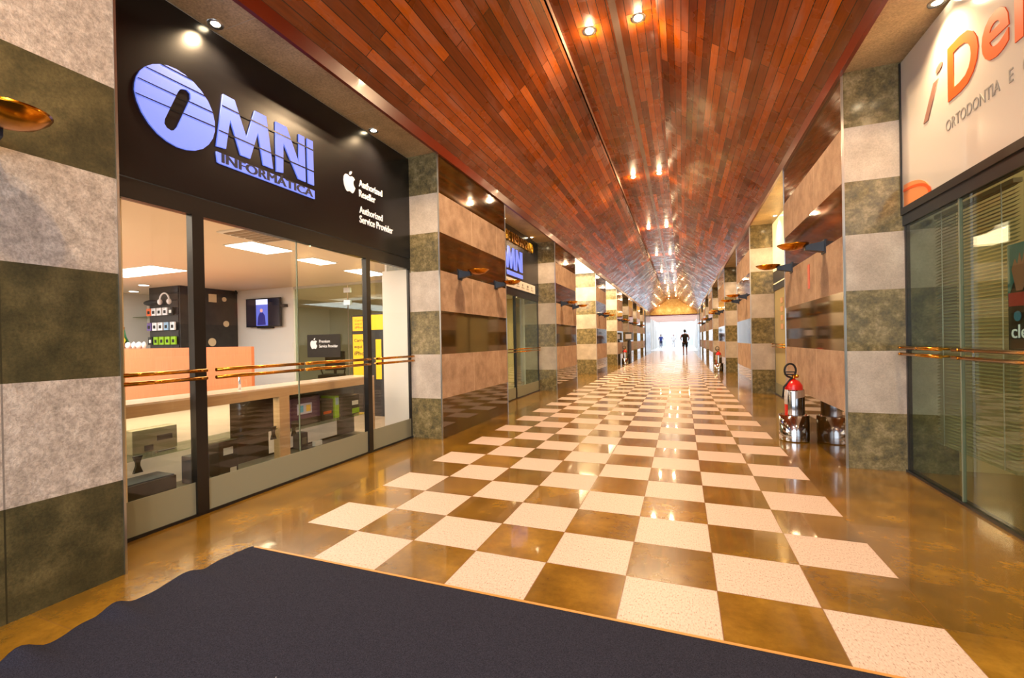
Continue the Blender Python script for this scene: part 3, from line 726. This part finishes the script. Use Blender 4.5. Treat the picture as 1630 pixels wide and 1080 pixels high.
boxthing('graphics_card_box', -3.16,-2.96, 3.50,3.90,.37,.66, mat('purple_carton', lin(70,28,80), .35), 'purple printed carton with two coloured rings in the right showcase', 'box',
   [('printed_band', (-2.96,-2.958,3.50,3.90,.37,.44), blackmatte), ('printed_panel', (-2.96,-2.957,3.58,3.78,.49,.60), mat('print_pale', lin(190,190,220), .4)), ('printed_ring', (-2.957,-2.955,3.60,3.66,.51,.58), mat('print_cyan', lin(60,170,220), .4)), ('printed_ring', (-2.957,-2.955,3.70,3.76,.51,.58), mat('print_yellow', lin(240,190,60), .4))])
boxthing('headset_box', -3.16,-2.96, 3.92,4.10,.37,.60, db, 'dark carton with orange print next to the purple carton', 'box', [('printed_mark', (-2.96,-2.958,3.95,4.07,.44,.47), mat('print_orange', lin(210,90,40), .4))])
boxthing('memory_box', -3.16,-2.96, 4.13,4.20,.37,.62, cg, 'narrow green and white carton in the right showcase', 'box', [('printed_mark', (-2.96,-2.958,4.14,4.19,.52,.60), cbl)])
boxthing('processor_box', -3.16,-2.96, 4.22,4.55,.37,.60, db, 'black and lime carton at the right end of showcase', 'box', [('printed_band', (-2.96,-2.958,4.42,4.55,.38,.44), cg), ('printed_mark', (-2.96,-2.958,4.42,4.53,.48,.53), white)])
boxthing('router_box', -3.17,-3.06, 3.72,3.82,.10,.27, db, 'small dark upright carton on the floor of the right showcase', 'box', [('label_print', (-3.06,-3.058,3.74,3.80,.15,.22), greyb)])
boxthing('product_tray', -3.04,-2.90, 3.70,4.45,.10,.13, db, 'flat black tray on the floor of the right showcase', 'tray', [('card', (-2.96,-2.92,3.78,3.88,.13,.18), cw)])
tag(MB().tube([(-3.02,2.98,.815),(-3.02,2.98,.93)], [.012,.008]).build('pen_holder', chrome), 'slim chrome stand on the display counter', 'stand')

# ---- remaining left openings
doorcream = mat('lit_cream_wall', lin(240,210,150), .6)
def simple_bay(s, i, y0, y1, xg, label_sign, lettering=None, sm=signblack, gm=filmglass, lm=goldletter, zc=2.9):
    w = shopfront(s, xg, y0, y1, 2.15, ZS, sm, gm, mull=(((y0+y1)/2-.02, (y0+y1)/2+.02),), gn='window_%d' % i)
    e = empty('shop_sign', (s*xg, (y0+y1)/2, 2.285), label_sign, 'sign')
    MB().box(*sorted((s*(xg-.02), s*(xg+.03))), y0, y1, 2.285, 3.56).build('board', sm, e)
    if lettering: text_mesh('lettering', lettering, lm, e, '+x' if s < 0 else '-x', s*(xg-.02), y0+.4, y1-.4, 2.7, 3.0, .02)
    room(s, xg+.1, 5.2, y0-.3, y1+.3, 3.3, doorcream, cream)
    light('bay_light', 'AREA', (s*(xg+1.3), (y0+y1)/2, 3.2), 60, (1,.82,.5), size=1.5, sy=2.2)
simple_bay(-1, 3, 12.95, 16.28, 3.7, 'shop sign board in brightly lit third recess on the left', None, cream)
simple_bay(-1, 4, 18.6, 21.9, 3.7, 'shop sign board in brightly lit fourth recess on the left', None, cream)
for j, (i, y0, y1) in enumerate(((5,24.1,27.0),(6,29.5,32.2),(7,34.7,37.5))):
    simple_bay(-1, i, y0, y1, XG, 'dark shop sign board over the %s opening on the left' % ORD[i-1], None, bronze)
for i, (y0, y1) in enumerate(((12.95,16.28),(18.6,21.9))):
    tag(B(-3.62, -2.12, y0+.06, y1-.06, ZS-.012, ZS).build('luminous_ceiling_panel', panelw), 'glowing ceiling panel in the %s recess on the left' % ORD[i+2], 'ceiling light', 'glowing ceiling panels of the left recesses')
S(B(-4.2, -2.085, 12.95, 21.9, ZS+.06, ZS+.08).build('ceiling', white))

# ---- right opening 0: dentist
w0 = shopfront(1, XG, 1.52, 5.04, 2.15, ZS, white, glassmat('grey_green_glass', (.72,.80,.74,1)), mull=(), gn='window_8', frost=False)
S(B(2.52, 2.54, 4.185, 4.20, .02, 2.15).build('trim_8', bpy.data.materials['glass_edge']))
ds = empty('shop_sign', (2.5, 3.3, 2.28), 'white sign with big orange letters over the right hand clinic window', 'sign')
signw = mat('white_sign_face', lin(214,208,200), .18, coat=.5)
MB().box(2.505, 2.56, 1.52, 5.02, 2.29, 3.56).build('board', signw, ds)
MB().box(2.495, 2.565, 1.52, 5.035, 2.24, 2.30).build('lower_edge', bronze, ds); MB().box(2.495, 2.565, 5.015, 5.035, 2.30, 3.56).build('side_edge', black, ds)
def box_of(u0, v0, u1, v1): pass
text_mesh('letter', 'i', brownletter, ds, '-x', 2.505, 4.33, 4.62, 2.86, 3.20, .006, shear=.45)
text_mesh('letter', 'D', orangeletter, ds, '-x', 2.505, 3.90, 4.26, 2.86, 3.24, .006, thick=.02)
text_mesh('letter', 'e', orangeletter, ds, '-x', 2.505, 3.60, 3.86, 2.88, 3.16, .006, thick=.02)
text_mesh('letter', 'l', orangeletter, ds, '-x', 2.505, 3.48, 3.55, 2.86, 3.34, .006, thick=.02)
text_mesh('lettering', 'ORTODONTIA   E   OD', greyletter, ds, '-x', 2.505, 3.36, 4.30, 2.66, 2.74, .003)
arc = [(5.0-.0,2.30)]+[(5.0-.52*math.sin(t)*1.0, 2.30+.22*math.cos(t)) for t in [i*PI/2/10 for i in range(11)]]
shape_mesh('orange_swoosh', [[(5.0-.015,2.30)]+[(4.985-.45*math.sin(t), 2.30+.19*math.cos(t)) for t in [i*PI/2/10 for i in range(11)]]], mat('orange_gradient', lin(240,150,90), .4), ds, '-x', 2.505, .003)
shape_mesh('orange_arc', [[(4.985-.47*math.sin(t), 2.30+.15*math.cos(t)) for t in [i*PI/2/10 for i in range(11)]]+[(4.985-.43*math.sin(t), 2.30+.13*math.cos(t)) for t in [i*PI/2/10 for i in range(10,-1,-1)]]], orangeletter, ds, '-x', 2.502, .003)
pushbar(1, XG, 4.30, 4.98, 1.09, 'short brass double push bar on the clinic glass next to the pillar', 'brass push bars of the clinic window')
pushbar(1, XG, 2.6, 4.14, 1.09, 'long brass double push bar on the clinic glass at the picture edge', 'brass push bars of the clinic window')
# blinds
blindm = mat('beige_blind_slat', lin(172,160,128), .5)
def blind(y0, y1, z0, z1, label):
    e = empty('venetian_blind', (2.72, (y0+y1)/2, z0), label, 'blind', 'venetian blinds behind the clinic glass')
    b = MB(); z = z0+.02
    while z < z1-.03:
        b.add([(2.705,y0,z),(2.705,y1,z),(2.735,y1,z+.022),(2.735,y0,z+.022)], [(0,1,2,3)]); z += .026
    b.build('slats', blindm, e, solid=.0012)
    MB().box(2.70, 2.745, y0, y1, z1-.03, z1).build('head_rail', blindm, e); MB().box(2.70, 2.74, y0, y1, z0, z0+.015).build('bottom_rail', blindm, e)
    for yy in (y0+.12*(y1-y0), y1-.12*(y1-y0)): MB().tube([(2.70,yy,z0),(2.70,yy,z1)], .0035, 6).build('ladder_cord', white, e)
blind(3.98, 4.98, .28, 2.20, 'beige venetian blind next to the pillar behind the clinic glass')
blind(1.9, 3.70, .28, 2.20, 'beige venetian blind at the picture edge behind the dental poster')
dp = empty('poster', (2.56, 3.45, 1.1), 'dark dental poster with a hand and red band on the clinic glass', 'poster')
MB().box(2.545, 2.552, 3.05, 3.73, 1.08, 1.73).build('sheet', mat('poster_dark', lin(34,24,26), .35), dp)
shape_mesh('teal_patch', [[(3.73,1.73),(3.05,1.73),(3.05,1.62),(3.6,1.60),(3.68,1.50),(3.73,1.40)]], mat('poster_teal', lin(70,130,140), .4), dp, '-x', 2.545, .002)
hand = mat('poster_skin', lin(190,130,110), .5)
shape_mesh('hand_picture', [[(3.69,1.58),(3.66,1.64),(3.64,1.60),(3.62,1.67),(3.60,1.61),(3.575,1.68),(3.555,1.61),(3.53,1.66),(3.52,1.58),(3.56,1.50),(3.60,1.45),(3.65,1.45)]], hand, dp, '-x', 2.543, .002)
MB().box(2.541, 2.545, 3.05, 3.72, 1.36, 1.44).build('red_band', mat('poster_red', lin(200,50,60), .4), dp)
MB().tube([(2.541,3.645,1.30),(2.545,3.645,1.30)], .03, 16).build('round_mark', mat('poster_blue', lin(60,140,190), .4), dp)
text_mesh('lettering', 'clear', whiteletter, dp, '-x', 2.545, 3.45, 3.70, 1.17, 1.25, .003)
MB().box(2.541, 2.545, 3.53, 3.57, 1.09, 1.12).build('red_mark', bpy.data.materials['poster_red'], dp)
room(1, XG+.35, 6.5, -1.2, 5.2, 2.95, mat('clinic_wall', lin(214,190,140), .6), cream)
# ---- right opening 1
shopfront(1, XG, 7.57, 11.1, 2.15, ZS, white, filmglass, mull=(), gn='window_9', frost=True)
e = empty('shop_sign', (2.5, 9.3, 2.285), 'glowing cream curved sign over the second window on the right', 'sign')
MB().box(2.505, 2.56, 7.57, 11.08, 2.29, 3.56).build('board', mat('cream_sign', lin(250,226,170), .3, emit=lin(255,225,160), es=.8), e)
shape_mesh('dark_curve', [[(11.08,2.30),(9.6,2.30),(9.9,2.42),(10.3,2.50),(10.7,2.54),(11.08,2.55)]], bronze, e, '-x', 2.505, .004)
for k_ in range(4): 
    o = MB().box(2.515, 2.522, 10.2, 10.42, 1.35+k_*.17, 1.45+k_*.17).build('window_lettering', mat('peach_letter', lin(214,170,130), .5) if k_ == 0 else bpy.data.materials['peach_letter']); tag(o, 'pale peach printed patch on the second right window, %s from the top' % ORD[3-k_], 'sticker', 'printed patches on the second right window')
pushbar(1, XG, 9.6, 11.0, 1.05, 'brass double push bar on the second window on the right', 'brass push bars of far windows')
room(1, XG+.35, 5.2, 7.3, 11.4, 3.3, doorcream, cream); light('bay_light', 'AREA', (3.9, 9.3, 3.2), 60, (1,.82,.5), size=1.5, sy=2.5)
for j, (y0, y1) in enumerate(((13.6,17.4),(20.2,24.0),(27.3,30.7),(34.0,37.0))):
    simple_bay(1, 10+j, y0, y1, XG, 'dark shop sign board over the %s opening on the right' % ORD[j+2], None, bronze)
S(B(5.2, 7, 5.3, 5.35, 0, 5.1).build('wall_back', white))

# ---- carpet
def carpet():
    b = MB(); nx, ny = 60, 260
    x0e, x1e = -1.70, 2.04; ya, yb = -3.0, 1.985
    idx = {}
    vs = []; fs = []
    for j in range(ny+1):
        y = ya+(yb-ya)*j/ny
        for i in range(nx+1):
            t = (i/nx)**1.6
            wave = .012*math.sin(y*19.0+.6)+.007*math.sin(y*31)+.02*math.sin(y*3.1)
            x = x0e+wave+(y-1.97)*.03*(-1)*-1+(x1e-x0e)*t
            ed = max(0, 1-(i/nx)**1.6*(x1e-x0e)/.32)
            rip = max(0, math.sin(y*19+2.2))**2*(.7+.3*math.sin(y*7))
            z = .010+.042*rip*ed*ed*(1 if y < 1.9 else 0)
            vs.append((x, y, z))
    for j in range(ny):
        for i in range(nx): a_ = j*(nx+1)+i; fs.append((a_, a_+1, a_+nx+2, a_+nx+1))
    b.add(vs, fs, 0, True)
    return b.build('carpet', carpetm, solid=.008)
c = tag(carpet(), 'dark navy entrance carpet with a rippled left edge on the floor', 'carpet')
t = S(B(-1.68, 2.08, 1.978, 1.992, 0, .012).build('trim_10', mat('wood_threshold', lin(200,140,70), .4)))

# ---- recessed spotlights
def spot(x, y, z, label, grp, r=.055, dome=.014):
    e = empty('recessed_spotlight', (x, y, z), label, 'spotlight', grp)
    MB().lathe([(r*.8,-.004),(r*1.35,-.010),(r*1.4,0)], (x,y,z), 20).build('ring', steel, e)
    MB().lathe([(0,-dome),(r*.35,-dome*.92),(r*.65,-dome*.6),(r*.8,-.002)], (x,y,z), 16).build('lens', lamp, e)
for i, y in enumerate(YPAIR[1:8]):
    for s, x in ((-1, -.28), (1, .29)):
        spot(x, y, ZC, 'spotlight in the timber ceiling, %s of the grey seam, %s pair from the camera' % (SIDE[s], ORD[i]), 'spotlights in pairs along the timber ceiling', .06, .028)
cnt = {-1: 0, 1: 0}
for s, i, y in SOF:
    k_ = cnt[s]; cnt[s] += 1
    zz = ZS-.012 if (s < 0 and i in (2, 3)) else ZS
    spot(s*2.44, y, zz, 'spotlight in the stone soffit above the %s shopfronts, number %s from the camera' % (SIDE[s], ORD[min(k_, 10)] if k_ < 11 else 'last'), 'spotlights in the %s soffit' % SIDE[s], .04)

# ---- wall sconces: brass dish on dark bracket
sc0 = empty('wall_sconce', (-XF, 0, 2.12), 'x', 'wall lamp', 'brass dish wall lamps on the pillars')
def P0(b, n, m, par=None):
    o = b.build(n, m); o.parent = par or sc0; return o
P0(MB().add([(0,-.05,-.055),(0,.05,-.055),(0,.05,.055),(0,-.05,.055),(.17,-.028,-.02),(.17,.028,-.02),(.17,.028,.03),(.17,-.028,.03)], [(0,1,2,3),(4,7,6,5),(0,4,5,1),(1,5,6,2),(2,6,7,3),(3,7,4,0)]), 'bracket', bracketm)
P0(MB().box(-.0, .012, -.065, .065, -.07, .07), 'wall_plate', bracketm)
P0(MB().lathe([(0,-.04),(.05,-.038),(.10,-.022),(.14,.008),(.148,.02),(.136,.012),(.095,-.012),(.045,-.026),(0,-.028)], (.275,0,.03), 36, sxy=(1,.9)), 'dish', brassd)
P0(MB().lathe([(0,-.03),(.03,-.03),(.035,.0),(.02,.02),(0,.024)], (.275,0,.035), 16), 'lamp_holder', brass)
scs = [(-1, .99, 'near pillar at the left edge')]
for i, (a, b_) in enumerate(LP[1:7]): scs += [(-1, a+.55, 'nearer wall lamp on the %s pillar on the left' % ORD[i+1]), (-1, a+1.85, 'farther wall lamp on the %s pillar on the left' % ORD[i+1])]
for i, (a, b_) in enumerate(RP[1:6]): scs += [(1, a+.6, 'nearer wall lamp on the %s pillar on the right' % ORD[i]), (1, a+2.1, 'farther wall lamp on the %s pillar on the right' % ORD[i])]
for k_, (s, y, d_) in enumerate(scs):
    e = sc0 if k_ == 0 else copy_tree(sc0)
    e.location = (s*XF, y, 2.12); e.rotation_euler = (0, 0, 0 if s < 0 else PI)
    e['label'] = ('brass dish wall lamp at the left edge of the nearest pillar' if k_ == 0 else 'brass dish, '+d_)
light('sconce_bulb', 'POINT', (-XF+.275, .99, 2.20), 2, WARM, size=.03)

# ---- fire extinguisher in chrome stand
def ext(x, y, label, face=PI+.05):
    e = empty('extinguisher_stand', (x, y, 0), 'chrome tube stand '+label, 'stand', 'chrome extinguisher stands')
    MB().lathe([(0,.012),(.145,.012),(.15,.0),(.152,.012),(.15,.30),(.138,.30),(.138,.02),(0,.02)], (x,y,0), 36).build('base_tube', chrome, e)
    MB().lathe([(.108,.285),(.108,.575),(.105,.59),(.101,.575),(.101,.285)], (x,y,0), 30, a0=face+.75, a1=face+2*PI-.75).build('upper_shell', chrome, e)
    f = empty('fire_extinguisher', (x, y, .021), 'red fire extinguisher '+label, 'fire extinguisher', 'fire extinguishers along the hall')
    MB().lathe([(0,.021),(.085,.021),(.092,.05),(.092,.60),(.088,.64),(.06,.685),(.03,.705),(0,.705)], (x,y,0), 30).build('cylinder', red, f)
    MB().lathe([(.0935,.42),(.0935,.59)], (x,y,0), 12, a0=face-.5, a1=face+1.25).build('label_sheet', white, f, solid=.001)
    MB().tube([(x,y,.70),(x,y,.76)], .02).build('valve', brass, f)
    MB().box(x-.09,x+.02,y-.012,y+.012,.755,.77).box(x-.09,x+.02,y-.012,y+.012,.785,.797).build('lever', blackmatte, f)
    MB().ball((x+.03,y-.02,.745), .022).build('gauge', brass, f)
    pts = [(x-.035-.062*math.sin(t), y-.02-.03*math.sin(t), .74+.070-.078*math.cos(t)) for t in [i*2*PI*.86/16 for i in range(17)]]
    pts += [(x-.105, y-.05, .62), (x-.115, y-.04, .5)]
    MB().tube(pts, .011, 10).build('hose', blackmatte, f)
    return e
ext(1.895, 6.18, 'before the first pillar on the right')
ext(1.90, 17.9, 'far down the right side of the hall')
# far left: dark stand and totem sign
e = empty('notice_totem', (-1.8, 24.4, 0), 'dark totem with a rounded top and pale screen far down the left side', 'totem')
MB().prism([(23.9,0),(24.9,0),(24.9,.95),(24.75,1.1),(24.4,1.15),(24.05,1.1),(23.9,.95)], -1.85, -1.75, 'x').build('body', bpy.data.materials['charcoal_panel'], e)
MB().box(-1.95,-1.65,24.0,24.8,1.15,1.55).build('head', mat('totem_head', lin(80,84,80), .4), e)
MB().box(-1.94,-1.66,23.99,24.0,1.22,1.46).build('screen', cw, e)
ext(-1.80, 22.4, 'far down the left side by the totem')
tag(MB().lathe([(0,0),(.14,0),(.17,.5),(.16,.52),(.15,.5),(.12,.02),(0,.02)], (-1.8,23.1,0), 20).build('waste_bin', blackmatte), 'black waste bin far down the left side', 'bin')
tag(MB().box(2.075,2.08,5.97+.25,6.05+.25,1.75,2.03).build('fire_notice', mat('red_white_notice', lin(220,110,90), .5)), 'small red and white notice on the first right pillar', 'notice')

# ---- far end: gable and bright atrium
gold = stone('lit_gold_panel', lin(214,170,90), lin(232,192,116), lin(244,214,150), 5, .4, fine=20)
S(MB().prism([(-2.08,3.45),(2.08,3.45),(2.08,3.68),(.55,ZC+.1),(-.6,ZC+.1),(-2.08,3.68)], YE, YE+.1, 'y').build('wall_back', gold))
S(B(-2.3, 2.3, YE, YE+.25, 3.36, 3.48).build('trim_11', fasciam))
for s in (-1, 1):
    for k_ in range(7):
        y = 48.5+k_*4.2
        S(B(*sorted((s*2.3, s*2.8)), y, y+.7, 0, 3.7).build('trim_12', white))
    S(B(*sorted((s*2.9, s*3.0)), YE, 80, 0, 3.7).build('wall_left' if s < 0 else 'wall_right', mat('atrium_wall', lin(214,220,226), .5)))
for k_ in range(5):
    y = 49+k_*3.6
    S(B(-2.8, 2.8, y, y+.5, 3.35, 3.6).build('trim_13', mat('pink_beam', lin(220,180,165), .5)))
for k_ in range(9): S(B(-3.0, 3.0, YE+.25+k_*3.7, YE+1.7+k_*3.7, 3.7, 3.8).build('ceiling', white))
S(B(-2.9, 2.9, 80, 80.1, 2.3, 4.2).build('wall_back', white)); S(B(-2.9, -1.6, 80, 80.1, 0, 2.3).build('wall_back', mat('end_wall', lin(214,222,232), .5))); S(B(1.4, 2.9, 80, 80.1, 0, 2.3).build('wall_back', bpy.data.materials['end_wall']))
S(B(-1.6, 1.4, 80.04, 80.05, .0, 2.3).build('window_15', glassmat('white_film_glass', (.95,.97,1,1), .05, (lin(225,230,236), .45))))
for x in (-1.4, 0, 1.4): S(B(x-.05, x+.05, 80, 80.1, 0, 2.3).build('trim_14', steel))
for i, x in enumerate((-1.2, -.4, .5, 1.3)):
    spot(x, YE-.4, ZC if abs(x) < .55 else 3.64+.814*(2.05-abs(x)), 'small lamp under the gable at the end, %s from the left' % ORD[i], 'lamps under the end gable', .05)
    light('gable_lamp', 'POINT', (x, YE-.6, 3.9), 10, (1,.75,.4), size=.05)

# ================================================================== PEOPLE
skin = mat('skin', lin(150,100,80), .5); hair = mat('dark_hair', lin(24,18,16), .7)
def skinmesh(name, nodes, edges, m, parent=None, sub=1, root=0):
    me = bpy.data.meshes.new(name); me.from_pydata([n[:3] for n in nodes], edges, [])
    o = bpy.data.objects.new(name, me); COL.objects.link(o); me.materials.append(m)
    md = o.modifiers.new('skin', 'SKIN'); md.use_smooth_shade = True
    for v, n in zip(me.skin_vertices[0].data, nodes):
        r = n[3]; v.radius = (r, n[4] if len(n) > 4 else r)
    me.skin_vertices[0].data[root].use_root = True
    sb = o.modifiers.new('sub', 'SUBSURF'); sb.levels = sub; sb.render_levels = sub
    if parent is not None: o.parent = parent
    return o
def person(x, y, rz, label, shirt, shorts, H=1.78, shorts_len=.50, step=.12):
    """figure walking, local +y is forward"""
    e = empty('person', (x, y, 0), label, 'person', None, rz)
    k = H/1.78
    hipz, shz = .93*k, 1.45*k
    J = []  # nodes
    def A(*v): J.append(tuple(v)); return len(J)-1
    E_ = []
    pel = A(0,0,hipz,.15,.11); bel = A(0,0,1.08*k,.14,.10); che = A(0,.0,1.28*k,.16,.11); nb = A(0,-.01,1.46*k,.075,.07); nt = A(0,.0,1.54*k,.055)
    E_ += [(pel,bel),(bel,che),(che,nb),(nb,nt)]
    hands = []
    for s in (-1, 1):
        sh = A(s*.19*k,0,shz-.02,.06); el = A(s*.27*k,-.07,1.17*k,.05); wr = A(s*.23*k,.16,1.04*k,.032); E_ += [(che,sh),(sh,el),(el,wr)]
        palm = A(s*.215*k,.22,1.02*k,.034,.024); E_.append((wr,palm))
        hip = A(s*.095*k,0,hipz-.06,.095); fw = step*s
        kn = A(s*.10*k,.02+fw*.8,.49*k,.058); an = A(s*.10*k,-.03+fw*1.2,.09*k,.038); hl = A(s*.10*k,.05+fw*1.2,.045,.038); toe = A(s*.105*k,.17+fw*1.2,.035,.032)
        E_ += [(pel,hip),(hip,kn),(kn,an),(an,hl),(hl,toe)]
        hands.append((s, J[palm], J[wr]))
    body = skinmesh('body', J, E_, skin, e, 1, pel)
    for s, pm, wr in hands:
        for j in range(4):
            ox = (j-1.5)*.018; L = (.055,.065,.06,.045)[j]
            skinmesh('finger', [(pm[0]+ox,pm[1]+.005,pm[2],.008),(pm[0]+ox,pm[1]+.03,pm[2]-.008,.008),(pm[0]+ox,pm[1]+.03+L*.5,pm[2]-.03,.007)], [(0,1),(1,2)], skin, e, 1)
        skinmesh('thumb', [(pm[0]-s*.03,pm[1]-.02,pm[2],.009),(pm[0]-s*.05,pm[1]+.01,pm[2]-.01,.008),(pm[0]-s*.052,pm[1]+.035,pm[2]-.02,.007)], [(0,1),(1,2)], skin, e, 1)
    hd = MB().ball((0,.01,1.655*k), .1, (.78,.95,1.2), 20, 14).ball((0,.11,1.645*k), .018, (.8,1,1.4), 8, 6)
    for s in (-1,1): hd.ball((s*.082,.0,1.65*k), .024, (.4,.8,1.2), 8, 6)
    h = hd.build('head', skin); h.parent = e
    fb = MB()
    for s in (-1,1): fb.ball((s*.032,.098,1.665*k), .011, (1,.6,.8), 8, 6)
    fb.ball((0,.1,1.60*k), .022, (1,.4,.3), 8, 6); f_ = fb.build('face', hair); f_.parent = e
    hr = MB().ball((0,-.022,1.672*k), .106, (.80,.93,1.14), 20, 12).build('hair', hair); hr.parent = e
    # clothes: slightly larger shells along the same bones
    T_ = []; TE = []
    def A2(*v): T_.append(tuple(v)); return len(T_)-1
    p0 = A2(0,0,hipz-.13,.165,.13); p1 = A2(0,0,1.1*k,.165,.125); p2 = A2(0,0,1.28*k,.175,.13); p3 = A2(0,-.01,1.45*k,.10,.085); TE += [(p0,p1),(p1,p2),(p2,p3)]
    for s in (-1,1):
        q = A2(s*.165*k,0,shz-.06,.078); q2 = A2(s*.235*k,-.035,1.22*k,.068); TE += [(p2,q),(q,q2)]
    skinmesh('shirt', T_, TE, shirt, e, 1, p0)
    T2 = [(0,0,hipz,.165,.125)]; TE = []
    for s in (-1,1):
        n_ = len(T2); fw = step*s
        T2 += [(s*.095*k,0,hipz-.10,.115), (s*.10*k,.02+fw*.7*.8,max(shorts_len,.5)*k if shorts_len > .3 else .5*k,.085)]; TE += [(0,n_),(n_,n_+1)]
        if shorts_len < .3: T2.append((s*.10*k,-.03+fw*1.2,.12*k,.06)); TE.append((n_+1,n_+2))
    skinmesh('shorts' if shorts_len > .3 else 'trousers', T2, TE, shorts, e, 1, 0)
    for s in (-1,1):
        fw = step*s
        o = MB().ball((s*.10*k,.07+fw*1.2,.05), .05, (.95,2.4,.95), 12, 8).build('shoe', blackmatte); o.parent = e
    return e
dk = mat('black_cloth', lin(16,16,18), .8); nv = mat('navy_cloth', lin(24,26,40), .8); bl = mat('blue_cloth', lin(40,60,140), .8); wt = mat('white_cloth', lin(225,225,228), .8); jean = mat('denim', lin(50,60,90), .8)
person(.92, 35.5, 0, 'person in a black shirt and dark shorts walking away down the hall', dk, nv, 1.83)
person(-1.75, 62, PI, 'person in a blue top walking in the bright area at the hall end', bl, jean, 1.75, .12)
person(-.3, 66, PI, 'person in white clothes, pale in the glare at hall end', wt, wt, 1.72, .12)
